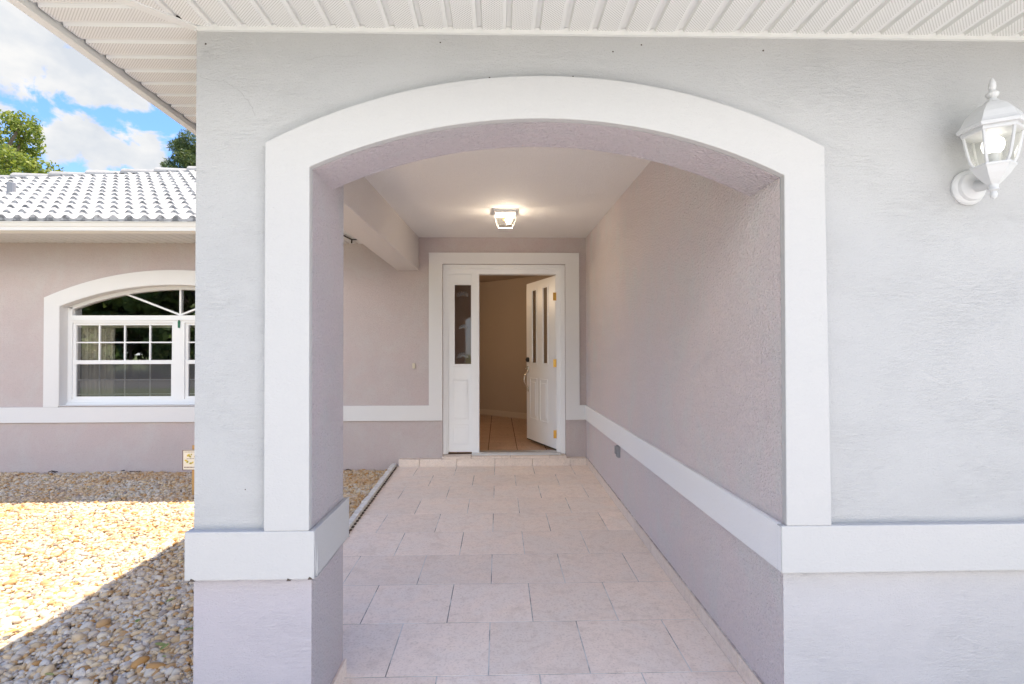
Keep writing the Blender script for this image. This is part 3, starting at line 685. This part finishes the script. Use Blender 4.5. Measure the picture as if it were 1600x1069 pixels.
# mortar edging of the porch slab with its notched underside
mb = MB(); yy = 2.3
while yy < 5.93:
    xe = xmin(yy); y2 = yy+.085
    w = .052+.008*random.random(); zt = fz(yy)+.032+.006*random.random()
    mb.hexa([(xe-w-.004, yy, -.12), (xe-.006, yy, -.12), (xe-.006-.002, y2, -.12), (xe-w-.004, y2, -.12), (xe-w, yy, zt-.004), (xe-.006, yy, zt), (xe-.008, y2, zt+.001), (xe-w, y2, zt-.003)], 0)
    yy = y2
yy = 2.3
while yy < 5.90:
    xe = xmin(yy)
    mb.box(xe-.006, xe+.009, yy, yy+.030, fz(yy)-.002, fz(yy)+.009, 1)  # dark blocks painted in for the shade in the edging notches
    yy += .058+.012*random.random()
tag(mb.build('porch_edging', ['mortar', 'dirt_shade'], None, org=(-1.1, 4, 0)), 'rough pale mortar strip edging the porch tiles beside the gravel', 'edging')

# ------------------------------------------------------------------ soffits
def profile(s0, s1, phase, per=.0998):
    # list of (s, z offset, perforated) across vinyl panels: flat perforated pan, then a raised V channel
    out_ = []; k_ = math.floor((s0-phase)/per)-1
    while phase+k_*per < s1:
        b_ = phase+k_*per
        out_ += [(b_, .012, 0), (b_+.004, .0, 1), (b_+.070, .0, 0), (b_+.074, .003, 0), (b_+.084, .003, 0), (b_+.0865, .012, 0)]
        k_ += 1
    pr = [p for p in out_ if s0 <= p[0] <= s1]
    return pr
mb = MB()
pr = profile(-1.475, 4.5, -.955)
def fy1(x): return min(DF-.004, x+2.8775-.012)
for (xa, za, ka), (xb, zb_, kb) in zip(pr, pr[1:]):
    if xa < -1.44: continue
    mb.add([(xa, 1.40, ZS+za), (xb, 1.40, ZS+zb_), (xb, fy1(xb), ZS+zb_), (xa, fy1(xa), ZS+za)], [(3, 2, 1, 0)], 1 if ka else 0)
mb.add([(-1.5, 1.40, ZS+.016), (4.5, 1.40, ZS+.016), (4.5, DF, ZS+.016), (-1.03, DF, ZS+.016)], [(3, 2, 1, 0)], 2)
mb.box(-1.025, 4.5, DF-.012, DF-.0004, ZS-.012, ZS+.010, 0)
so = mb.build('front_soffit', ['vinyl', 'vperf', 'dark'], house, recalc=False)
mb = MB()
pr = profile(1.36, 5.1, 1.742)
def sx1(y): return min(XL-.001, y-2.8775-.012)
for (ya, za, ka), (yb, zb_, kb) in zip(pr, pr[1:]):
    if ya < 1.42: continue
    mb.add([(-1.475, ya, ZS+za), (sx1(ya), ya, ZS+za), (sx1(yb), yb, ZS+zb_), (-1.475, yb, ZS+zb_)], [(3, 2, 1, 0)], 1 if ka else 0)
mb.add([(-1.48, 1.38, ZS+.016), (XL, 1.40, ZS+.016), (XL, 5.1, ZS+.016), (-1.48, 5.1, ZS+.016)], [(3, 2, 1, 0)], 2)
d = Vector((1, 1, 0)).normalized(); nn_ = Vector((-1, 1, 0)).normalized()*.016
a0, a1 = Vector((-1.475, 1.4025, ZS-.004)), Vector((-1.031, 1.8465, ZS-.004))
mb.hexa([a0-nn_, a1-nn_, a1+nn_, a0+nn_]+[v+Vector((0, 0, .006)) for v in (a0-nn_, a1-nn_, a1+nn_, a0+nn_)], 0)
mb.box(XL-.010, XL-.0004, DF, 2.6, ZS-.010, ZS+.008, 0)
mb.build('side_soffit', ['vinyl', 'vperf', 'dark'], house, recalc=False)
mb = MB()
mb.box(-1.515, -1.482, 1.36, 5.1, ZS-.022, 2.52); mb.box(-1.478, 4.5, 1.36, 1.397, ZS-.022, 2.52)
mb.build('porch_fascia', ['vinyl'], house)
# soffit of the wing behind
mb = MB(); ZW = 2.466; pr = profile(-10, -1.3, -1.566)
for (xa, za, ka), (xb, zb_, kb) in zip(pr, pr[1:]):
    mb.add([(xa, 5.50, ZW+za), (xb, 5.50, ZW+zb_), (xb, DB-.003, ZW+zb_), (xa, DB-.003, ZW+za)], [(3, 2, 1, 0)], 0)
for (xa, za, ka), (xb, zb_, kb) in zip(pr, pr[1:]):
    if xa > -1.80: mb.add([(xa, 5.1, ZW+za), (xb, 5.1, ZW+zb_), (xb, 5.50, ZW+zb_), (xa, 5.50, ZW+za)], [(3, 2, 1, 0)], 0)
mb.add([(-1.80, 5.1, ZW+.017), (-1.2, 5.1, ZW+.017), (-1.2, 5.5, ZW+.017), (-1.80, 5.5, ZW+.017)], [(3, 2, 1, 0)], 1)
mb.add([(-10, 5.5, ZW+.016), (-1.2, 5.5, ZW+.016), (-1.2, DB, ZW+.016), (-10, DB, ZW+.016)], [(3, 2, 1, 0)], 1)
mb.build('wing_soffit', ['vinyl', 'dark'], house, recalc=False)
mb = MB()   # fascia and ogee gutter
mb.box(-10, -1.9, 5.485, 5.50, ZW-.012, 2.545)
gprof = [(5.484, 2.487), (5.44, 2.483), (5.425, 2.493), (5.415, 2.512), (5.395, 2.530), (5.375, 2.545), (5.368, 2.572), (5.364, 2.585), (5.360, 2.596), (5.372, 2.600), (5.378, 2.590), (5.384, 2.500), (5.484, 2.495)]
gprof = [(y, 2.447+(z-2.483)*.9) for y, z in gprof]; n = len(gprof)
mb.add([(-10, y, z) for y, z in gprof]+[(-1.9, y, z) for y, z in gprof], [(i_, i_+n, i_+1+n, i_+1) for i_ in range(n-1)])
mb.build('gutter', ['gutter'], house, recalc=False)
# wire lying loose under the wing soffit
mb = MB(); z = ZW-.004
mb.tube([(-1.80, 5.36, z-.02), (-1.66, 5.42, z), (-1.60, 5.50, z-.004), (-1.575, 5.62, z-.01), (-1.555, 5.72, z-.012), (-1.50, 5.75, z-.005), (-1.45, 5.78, z)], .007, 6); mb.tube([(-1.555, 5.72, z-.012), (-1.562, 5.74, z-.045)], .008, 6)
tag(mb.build('loose_wire', ['twig'], None, org=(-1.55, 5.7, ZW)), 'thin dark wire dangling under the soffit left of the beam', 'wire')

# ------------------------------------------------------------------ roofs
def rz(y): return 2.548+.49*(y-5.37)
def yend(x):   # hip line seen against the sky
    return 8.46+(x+4.78)*.37
def tiled(name, x0, x1, yfun, y_start, zf, slope, per, ex):
    mb = MB(); ncol = int((x1-x0)/per)+1; seg = 8
    prof = []
    for j in range(seg+1):
        t = j/seg
        # S tile: round barrel then shallow pan
        prof.append((t*per, .033*math.sin(PI*t/.56)**.8 if t < .56 else -.008*math.sin(PI*(t-.56)/.44)))
    ymax = max(yfun(x0), yfun(x1)); row = 0; y = y_start
    while y < ymax:
        y2 = y+ex+.02; jit = 0
        for c_ in range(ncol):
            xa = x0+c_*per
            if y > yfun(xa)-.03: continue
            ye = min(y2, yfun(xa)+.02); dz = random.uniform(-.002, .002); dx = random.uniform(-.002, .002)
            vs = []
            lift0, lift1 = .036, .006
            for (yy, lf) in ((y, lift0), (ye, lift1)):
                for px, ph in prof: vs.append((xa+px+dx, yy, zf(yy)+lf+ph+dz))
            k0 = len(vs)
            for px, ph in prof: vs.append((xa+px+dx, y+.001, zf(y)+lift0-.026+min(ph, 0)))
            n_ = seg+1
            mb.add(vs, [(i_, i_+1, n_+i_+1, n_+i_) for i_ in range(seg)], 0)
            o = len(mb.v)-3*n_
            for i_ in range(seg): mb.f.append((o+2*n_+i_, o+2*n_+i_+1, o+i_+1, o+i_)); mb.mi.append(1 if i_ < 4 else 0)
        y += ex
    return mb
mb = tiled('roof_tiles', -10, -1.0, yend, 5.37, rz, .49, .154, .222)
roof = mb.build('roof', ['tile', 'nose'], house, recalc=False)
mb = MB()
mb.add([(-10, 5.36, rz(5.36)-.004), (0, 5.36, rz(5.36)-.004), (0, yend(0), rz(yend(0))-.004), (-10, yend(-10), rz(yend(-10))-.004)], [(0, 1, 2, 3)])
mb.add([(-10, yend(-10), rz(yend(-10))-.004), (0, yend(0), rz(yend(0))-.004), (0, 14, 2.6), (-10, 14, 2.6)], [(0, 1, 2, 3)])
mb.build('underlay', ['nose'], roof, recalc=False)
mb = MB(); x = -10.0
while x < 0:
    x2 = x+.40; ya, yb = yend(x), yend(x2+.05); za, zb_ = rz(ya)+.055, rz(yb)+.025
    o = len(mb.v); S_ = 8
    for (xx, yy, zz, rr) in ((x, ya, za, .095), (x2+.05, yb, zb_, .078)):
        for j in range(S_+1):
            t = PI*j/S_; mb.v.append((xx, yy-rr*1.1*math.cos(t), zz-.05+rr*math.sin(t)))
    for j in range(S_): mb.f.append((o+j, o+S_+1+j, o+S_+2+j, o+j+1)); mb.mi.append(0)
    mb.f.append(tuple(o+j for j in range(S_+1))); mb.mi.append(0)
    x = x2
mb.build('ridge_cap', ['tile'], roof, recalc=False)
mb = MB(); mb.tube([(-5.92, 6.65, rz(6.65)), (-5.92, 6.65, rz(6.65)+.15)], .042, 14)
mb.build('roof_vent', ['gplast'], roof)
mb = MB(); c_ = 2.52
mb.add([(-1.515, 1.36, c_), (4.6, 1.36, c_), (4.6, 4.83, 4.22), (1.95, 4.83, 4.22), (-1.515, 9, c_), (1.95, 9, 4.22), (4.6, 9, 4.22)], [(0, 1, 2, 3), (4, 0, 3, 5), (3, 2, 6, 5)])
mb.build('porch_roof', ['tile'], house, recalc=False)

# ------------------------------------------------------------------ wall lantern
LX, LY = 1.642, 1.732
ln = empty('wall_lantern', (1.655, DF, 1.828), 'white coach lantern with clear glass and lit bulb, mounted right of the arch', 'lantern')
mb = MB(); mb.lathe([(.060, 0), (.061, .008), (.056, .016), (.050, .019), (.046, .030), (.030, .040), (.018, .046)], (1.655, DF, 1.828), 28, 'Y')
mb.build('backplate', ['lantern'], ln, smooth=True, auto=35)
mb = MB(); mb.tube([(1.655, DF-.03, 1.828), (1.653, DF-.06, 1.818), (1.648, DF-.085, 1.812), (1.644, LY, 1.818)], [.022, .018, .015, .017], 12)
mb.build('arm', ['lantern'], ln, smooth=True, auto=50)
mb = MB(); HR = -PI/2
mb.lathe([(.003, 1.758), (.009, 1.764), (.011, 1.774), (.008, 1.783), (.016, 1.788), (.013, 1.796), (.014, 1.806)], (LX, LY, 0), 16)
mb.lathe([(.014, 1.804), (.028, 1.818), (.044, 1.838), (.056, 1.858), (.061, 1.863), (.061, 1.869), (.050, 1.871)], (LX, LY, 0), 6, rot=HR)
mb.build('cup', ['lantern'], ln)
mb = MB()
mb.lathe([(.094, 1.986), (.096, 1.996), (.088, 2.004), (.083, 2.012), (.073, 2.035), (.053, 2.058), (.034, 2.072), (.020, 2.080)], (LX, LY, 0), 6, rot=HR)
mb.lathe([(.084, 1.988), (.084, 1.974), (.079, 1.972)], (LX, LY, 0), 6, rot=HR)
mb.lathe([(.022, 2.078), (.014, 2.088), (.010, 2.094), (.016, 2.100), (.019, 2.108), (.012, 2.116), (.008, 2.120), (.011, 2.130), (.010, 2.145), (.004, 2.158), (.001, 2.162)], (LX, LY, 0), 14)
mb.build('roof_cap', ['lantern'], ln)
def hexr(z):
    t = (z-1.87)/(1.975-1.87); return .050+.026*t**.6 if t > 0 else .050
mb = MB()
for k_ in range(6):
    an = HR+k_*PI/3; pth = []
    for i_ in range(7):
        z = 1.868+.108*i_/6; pth.append((LX+math.cos(an)*hexr(z), LY+math.sin(an)*hexr(z), z))
    mb.tube(pth, .0048, 6)
mb.build('rib', ['lantern'], ln)
g = MB(); o = 0
for i_ in range(7):
    z = 1.868+.108*i_/6
    for k_ in range(6): an = HR+k_*PI/3; g.v.append((LX+math.cos(an)*hexr(z)*.97, LY+math.sin(an)*hexr(z)*.97, z))
for i_ in range(6):
    for k_ in range(6): g.f.append((i_*6+k_, i_*6+(k_+1) % 6, i_*6+6+(k_+1) % 6, i_*6+6+k_)); g.mi.append(0)
g.build('glass_panel', ['glass_clear'], ln, recalc=False)
mb = MB(); mb.lathe([(.016, 1.871), (.016, 1.905), (.018, 1.908)], (LX, LY, 0), 14); mb.build('socket', ['lantern'], ln)
mb = MB(); mb.lathe([(.014, 1.905), (.026, 1.918), (.031, 1.934), (.029, 1.950), (.018, 1.962), (.003, 1.966)], (LX, LY, 0), 18); mb.build('bulb', ['bulbw'], ln, smooth=True)

# ------------------------------------------------------------------ ceiling lantern
CX, CY, CZ = .064, 4.80, cz(4.8)
cl = empty('ceiling_lantern', (CX, CY, CZ), 'square flush mount glass lantern, lit, on the porch ceiling before the door', 'ceiling light')
mb = MB(); mb.box(CX-.108, CX+.108, CY-.108, CY+.108, CZ-.014, CZ); mb.box(CX-.097, CX+.097, CY-.097, CY+.097, CZ-.030, CZ-.016); mb.build('canopy', ['white'], cl, bevel=.003)
a_, b_, zt_, zb_ = .096, .068, CZ-.030, CZ-.132
cor = [(-1, -1), (1, -1), (1, 1), (-1, 1)]
mb = MB()
for sx, sy_ in cor: mb.tube([(CX+sx*a_, CY+sy_*a_, zt_), (CX+sx*b_, CY+sy_*b_, zb_)], .005, 6)
for k_ in range(4):
    p, q_ = cor[k_], cor[(k_+1) % 4]
    mb.tube([(CX+p[0]*b_, CY+p[1]*b_, zb_), (CX+q_[0]*b_, CY+q_[1]*b_, zb_)], .005, 6); mb.tube([(CX+p[0]*a_, CY+p[1]*a_, zt_), (CX+q_[0]*a_, CY+q_[1]*a_, zt_)], .004, 6)
mb.build('frame', ['lantern'], cl)
g = MB(); vs = [(CX+x*a_, CY+y*a_, zt_) for x, y in cor]+[(CX+x*b_, CY+y*b_, zb_) for x, y in cor]
g.add(vs, [(0, 1, 5, 4), (1, 2, 6, 5), (2, 3, 7, 6), (3, 0, 4, 7), (4, 5, 6, 7)]); g.build('glass_panel', ['glass_clear'], cl, recalc=False)
mb = MB(); mb.tube([(CX-.02, CY, CZ-.065), (CX+.015, CY, CZ-.068)], .016, 12); mb.build('socket', ['brass'], cl)
mb = MB(); mb.lathe([(.012, 0), (.026, .02), (.032, .04), (.028, .058), (.006, .07)], (CX+.03, CY-.02, CZ-.115), 16); mb.build('bulb', ['bulbo'], cl, smooth=True)
pd = bpy.data.lights.new('ceiling_glow', 'POINT'); pd.energy = 3.8; pd.color = (1, .84, .66); pd.shadow_soft_size = .03
po = bpy.data.objects.new('ceiling_glow', pd); C.objects.link(po); po.parent = cl; po.location = (.02, -.02, -.115)

# ------------------------------------------------------------------ small things
mb = MB(); mb.box(-.962, -.930, DB-.016, DB-.0005, 1.072, 1.130); mb.tube([(-.946, DB-.016, 1.103), (-.946, DB-.021, 1.103)], .008, 12)
tag(mb.build('doorbell', ['ivory'], None, bevel=.003, org=(-.946, DB, 1.07)), 'small ivory doorbell button on the mauve wall left of the door', 'doorbell')
ou = empty('outlet_box', (XR, 4.366, .40), 'grey weatherproof outlet box low on the passage side wall below the white band', 'outlet')
mb = MB(); mb.box(.962, .9848, 4.335, 4.400, .395, .487); mb.build('box', ['gplast'], ou, bevel=.003)
mb = MB(); mb.box(.950, .962, 4.340, 4.395, .42, .482); mb.build('lid', ['gplast'], ou, bevel=.002)
sg = empty('yard_sign', (-2.80, 5.03, ZG), 'small cream yard sign on a wooden stake in the gravel by the wall', 'sign')
mb = MB(); mb.box(-2.825, -2.792, 5.030, 5.045, ZG-.03, .40); mb.build('stake', ['stake'], sg)
mb = MB(); mb.box(-2.905, -2.70, 5.018, 5.029, .175, .360, 0); x0, x1, z0, z1 = -2.905, -2.70, .175, .360
for bx in ((x0, x1, z0, z0+.005), (x0, x1, z1-.005, z1), (x0, x0+.005, z0, z1), (x1-.005, x1, z0, z1)): mb.box(bx[0], bx[1], 5.0155, 5.018, bx[2], bx[3], 1)
mb.build('board', ['signf', 'signb'], sg)
mb = MB()
def mark(cx, cz_, w, h, k, rot=0):
    o_ = []
    for j in range(8):
        t = 2*PI*j/8; x_, z_ = w*math.cos(t), h*math.sin(t); o_.append((cx+x_*math.cos(rot)-z_*math.sin(rot), 5.0165, cz_+x_*math.sin(rot)+z_*math.cos(rot)))
    mb.add(o_, [tuple(range(8))], k)
for cx_, cz_, w, h, k, ro in ((-2.852, .312, .018, .010, 1, .6), (-2.838, .300, .014, .008, 0, -.5), (-2.825, .318, .010, .006, 0, 1), (-2.872, .262, .016, .009, 1, -.4), (-2.860, .250, .012, .008, 0, .7), (-2.830, .238, .014, .009, 0, .2), (-2.812, .246, .010, .007, 1, 1.2), (-2.79, .30, .014, .009, 1, .4), (-2.77, .26, .014, .009, 0, .4), (-2.74, .30, .014, .008, 1, 2)):
    mark(cx_, cz_, w, h, k, ro)
for i_ in range(14): mb.box(-2.89+i_*.0128, -2.882+i_*.0128, 5.0162, 5.0168, .196, .206, 2)
for i_ in range(9): mb.box(-2.865+i_*.014, -2.856+i_*.014, 5.0162, 5.0168, .278, .283, 2)
for i_ in range(12): mb.box(-2.885+i_*.014, -2.876+i_*.014, 5.0162, 5.0168, .339, .344, 2)
mb.build('printing', ['signo', 'signg', 'signb'], sg, recalc=False)

# dark caulk line above the skirting
mb = MB(); mb.hexa([(.979, 1.9, fz(1.9)+.0745), (.9858, 1.9, fz(1.9)+.0745), (.9858, DB-.1, fz(DB)+.0745), (.979, DB-.1, fz(DB)+.0745), (.979, 1.9, fz(1.9)+.0775), (.9858, 1.9, fz(1.9)+.0785), (.9858, DB-.1, fz(DB)+.0785), (.979, DB-.1, fz(DB)+.0775)])
mb.build('caulk_line', ['caulk'], house)
# ------------------------------------------------------------------ ground
mb = MB(); mb.add([(-300, -300, -.14), (300, -300, -.14), (300, 300, -.14), (-300, 300, -.14)], [(0, 1, 2, 3)])
tag(mb.build('ground', ['lawn'], None, recalc=False), 'grass covered ground around the house', kind='structure')
mb = MB(); mb.box(-3.2, 8, -9, .95, -.30, -.105)
tag(mb.build('driveway', ['conc'], None), 'pale concrete driveway in front of the porch', kind='structure')
mb = MB(); mb.box(-120, 120, -16, -9, -.20, -.125)
tag(mb.build('road', ['asph'], None), 'grey asphalt road in front of the house', kind='structure')
mb = MB(); mb.box(-14, -.9, .96, DB+.05, -.30, ZG-.022)
tag(mb.build('gravel_base', ['bed'], None), 'bed under the loose stones', kind='structure')

def ico(sub):
    bm = bmesh.new(); bmesh.ops.create_icosphere(bm, subdivisions=sub, radius=1)
    v = np.array([x.co[:] for x in bm.verts], dtype=np.float32); f = np.array([[w.index for w in x.verts] for x in bm.faces], dtype=np.int32); bm.free(); return v, f
def pebbles(pts, tmpl, name_parts):
    v0, f0 = tmpl; n = len(pts); nv = len(v0)
    rad = rng.gamma(6, .0120/6, n).clip(.005, .026)
    sc = np.stack([rad*rng.uniform(.95, 1.5, n), rad*rng.uniform(.7, 1.05, n), rad*rng.uniform(.55, .9, n)], 1)
    # a little shape noise per stone
    V = np.repeat(v0[None], n, 0)
    for k_ in range(3):
        d = rng.normal(size=(n, 1, 3)); d /= np.linalg.norm(d, axis=2, keepdims=True)
        V = V*(1+.13*np.sin((V*d).sum(2, keepdims=True)*rng.uniform(1.5, 3, (n, 1, 1))+rng.uniform(0, 6, (n, 1, 1))))
    V = V*sc[:, None, :]
    az = rng.uniform(0, 2*PI, n); tl = rng.normal(0, .35, n); t2 = rng.normal(0, .25, n)
    ca, sa, ct, st_, cu_, su = np.cos(az), np.sin(az), np.cos(tl), np.sin(tl), np.cos(t2), np.sin(t2)
    Z = np.zeros(n); O = np.ones(n)
    Rx = np.stack([O, Z, Z, Z, ct, -st_, Z, st_, ct], 1).reshape(n, 3, 3); Ry = np.stack([cu_, Z, su, Z, O, Z, -su, Z, cu_], 1).reshape(n, 3, 3); Rz = np.stack([ca, -sa, Z, sa, ca, Z, Z, Z, O], 1).reshape(n, 3, 3)
    Mx = Rz@Ry@Rx
    V = np.einsum('nij,nvj->nvi', Mx, V)
    P = np.column_stack([pts, ZG+rng.uniform(-.016, .004, n)+ .008*np.sin(pts[:, 0]*5)*np.sin(pts[:, 1]*4)+rad*.1])
    V += P[:, None, :]
    F = f0[None]+(np.arange(n)*nv)[:, None, None]
    return V.reshape(-1, 3), F.reshape(-1, 3)
def scatter(x0, x1, y0, y1, step):
    gx = np.arange(x0, x1, step); gy = np.arange(y0, y1, step*.87)
    X, Y = np.meshgrid(gx, gy); X = X+(np.arange(len(gy))[:, None] % 2)*step/2
    return np.column_stack([(X+rng.uniform(-.42, .42, X.shape)*step).ravel(), (Y+rng.uniform(-.42, .42, X.shape)*step).ravel()])
pts = scatter(-8.2, -1.03, 1.0, DB-.01, .0162)
xe = -1.03-(pts[:, 1]-2.2)*.0235-.07
keep = (pts[:, 0] > -1.10*pts[:, 1]-.8) & (pts[:, 0] < np.where(pts[:, 1] < DPB+.02, -1.04, xe))
pts = pts[keep]
near = (pts[:, 1] < 3.3)
v1, f1 = pebbles(pts[near], ico(2), 0); v2, f2 = pebbles(pts[~near], ico(1), 0)
Vv = np.concatenate([v1, v2]); Ff = np.concatenate([f1, f2+len(v1)])
print('pebbles', len(pts), 'tris', len(Ff))
me = bpy.data.meshes.new('gravel'); me.vertices.add(len(Vv)); me.vertices.foreach_set('co', Vv.astype(np.float32).ravel())
me.loops.add(Ff.size); me.loops.foreach_set('vertex_index', Ff.astype(np.int32).ravel())
me.polygons.add(len(Ff)); me.polygons.foreach_set('loop_start', np.arange(0, Ff.size, 3, dtype=np.int32)); me.polygons.foreach_set('loop_total', np.full(len(Ff), 3, dtype=np.int32))
me.polygons.foreach_set('use_smooth', np.ones(len(Ff), dtype=bool)); me.update(calc_edges=True); me.materials.append(M['pebble'])
go = bpy.data.objects.new('gravel', me); C.objects.link(go); tag(go, 'loose cream and tan river pebbles covering the bed between porch and window wall', 'gravel', kind='stuff')
# fallen leaves and bits on the gravel
mb = MB()
def litter(x, y, s_, rot, k=0):
    o_ = []
    for j in range(9):
        t = 2*PI*j/9; u_, w_ = s_*math.cos(t), s_*.42*math.sin(t); o_.append((x+u_*math.cos(rot)-w_*math.sin(rot), y+u_*math.sin(rot)+w_*math.cos(rot), ZG+.024+.25*abs(w_)+.12*u_))
    mb.add(o_, [tuple(range(9))], k)
for k_ in range(46):
    y = random.uniform(2.2, 5.9); x = random.uniform(-.95*y-.2, -1.3-.02*y)
    litter(x, y, random.uniform(.012, .03), random.uniform(0, 6), 0)
for k_ in range(9):
    x = random.uniform(-6, -1.4); y = DB-random.uniform(.02, .12); mb.tube([(x, y, ZG+.02), (x+random.uniform(.01, .04), y+random.uniform(-.03, .02), ZG+.03), (x+random.uniform(.03, .10), y+random.uniform(-.03, .02), ZG+.022)], .0045, 5, 1)
tag(mb.build('fallen_leaves', ['leaf_litter', 'twig'], None, recalc=False), 'small green leaves and dark twigs scattered on the pebbles', 'leaves', kind='stuff')

# ------------------------------------------------------------------ trees
def cards(cent, size, n_each, leaf, aspect=.55, rs=None):
    rs = rs or rng
    n = len(cent)*n_each
    c_ = np.repeat(cent, n_each, 0); sz = np.repeat(size, n_each)
    d = rs.normal(size=(n, 3)); d /= np.linalg.norm(d, axis=1, keepdims=True)
    P = c_+d*(sz*rs.uniform(.35, 1, n)**.6)[:, None]*np.array([1, 1, .75])
    a1 = rs.normal(size=(n, 3)); a1 /= np.linalg.norm(a1, axis=1, keepdims=True)
    a2 = np.cross(a1, rs.normal(size=(n, 3))); a2 /= np.linalg.norm(a2, axis=1, keepdims=True)
    ls = leaf*rs.uniform(.6, 1.3, n)
    a1 *= ls[:, None]; a2 *= (ls*aspect)[:, None]
    V = np.stack([P-a1, P+a2, P+a1, P-a2], 1).reshape(-1, 3)
    return V
def cardmesh(name, V, mat, parent):
    off = Vector((0, 0, 0)); pp = parent
    while pp is not None: off += pp.location; pp = pp.parent
    V = V-np.array(off[:]); nf = len(V)//4
    me = bpy.data.meshes.new(name); me.vertices.add(len(V)); me.vertices.foreach_set('co', V.astype(np.float32).ravel())
    me.loops.add(len(V)); me.loops.foreach_set('vertex_index', np.arange(len(V), dtype=np.int32)); me.polygons.add(nf)
    me.polygons.foreach_set('loop_start', np.arange(0, len(V), 4, dtype=np.int32)); me.polygons.foreach_set('loop_total', np.full(nf, 4, dtype=np.int32)); me.update(calc_edges=True)
    me.materials.append(M[mat]); o = bpy.data.objects.new(name, me); C.objects.link(o); o.parent = parent; return o
def broad_tree(name, loc, h, rad, label, group=None, mat='leaf', nb=70, each=260, leaf=.09, low=.35):
    x, y = loc; t = empty(name, (x, y, -.14), label, 'tree', group)
    mb = MB(); top = Vector((x+.2, y, h*.55)); mb.tube([(x, y, -.2), (x+.05, y, h*.25), (x+.1, y+.1, h*.4), top], [h*.035, h*.027, h*.022, h*.015], 9)
    cen = []; siz = []
    for k_ in range(nb):
        th = random.uniform(0, 2*PI); ph = random.uniform(-.9, 1); rr = rad*random.uniform(.35, 1)**.5
        cpt = Vector((x+rr*math.sqrt(max(0, 1-ph*ph*.8))*math.cos(th), y+rr*math.sqrt(max(0, 1-ph*ph*.8))*math.sin(th), h*(1+low)/2+ph*h*(1-low)/2*.86))
        cen.append(cpt[:]); siz.append(rad*random.uniform(.16, .30))
        if k_ % 3 == 0:
            s0 = Vector((x+.1, y+.05, h*random.uniform(.3, .55))); mid = s0.lerp(cpt, .5)+Vector((0, 0, .15*rad)); mb.tube([s0, mid, cpt], [h*.012, h*.008, h*.003], 5)
    mb.build('trunk', ['bark'], t)
    cardmesh('crown', cards(np.array(cen), np.array(siz), each, leaf), mat, t); return t
broad_tree('broadleaf_tree', (-15.6, 16.0), 8.8, 2.3, 'bushy yellow green broadleaf tree rising behind the tiled roof at the left', None, 'leaf', 75, 420, .06, .42)
pt_ = empty('pine_tree', (-12.75, 22.5, -.14), 'dark green pine tree top showing above the roof beside the pillar', 'tree')
mb = MB(); px, py, ph_ = -12.75, 22.5, 9.9; mb.tube([(px, py, -.2), (px, py, 5), (px+.1, py, ph_)], [.22, .16, .03], 8)
cen = []; siz = []
for k_ in range(110):
    z = random.uniform(5.5, ph_); rr = (1.2*(1-(z-4.5)/(ph_-4.2))+.45)*random.uniform(.4, 1); th = random.uniform(0, 2*PI); c_ = Vector((px+rr*math.cos(th), py+rr*math.sin(th), z+.25))
    mb.tube([(px, py, z-.2), c_], [.04, .012], 5); cen.append(c_[:]); siz.append(random.uniform(.28, .5))
mb.build('trunk', ['bark'], pt_); cardmesh('crown', cards(np.array(cen), np.array(siz), 320, .09, .16), 'needle', pt_)
k_ = 0
for x, y, h, rd in ((-30, -21, 12, 5), (-25.5, -19, 10, 4.2), (-20.5, -20.5, 12, 4.6), (-16, -18.5, 9.5, 4), (-13, -19, 10, 4), (-23, -25, 13, 5), (-28, -26, 13, 5), (-18, -24, 12, 4.6), (-35, -24, 13, 5)):
    broad_tree('roadside_tree', (x, y), h, rd, 'tall dark green tree across the road, seen only as a reflection in the glass', 'trees across the road', 'leafd', 60, 170, .26, .0)
for x, y, h, rd in ((-16, -17.2, 3.0, 2.6), (-20.2, -17.6, 3.4, 2.8), (-24.5, -17.3, 3.1, 2.7)):
    o = broad_tree('roadside_shrub', (x, y), h, rd, 'low bushy shrub under the trees across the road, reflected in the glass', 'shrubs across the road', 'leafd', 30, 170, .14, .0); o['category'] = 'shrub'
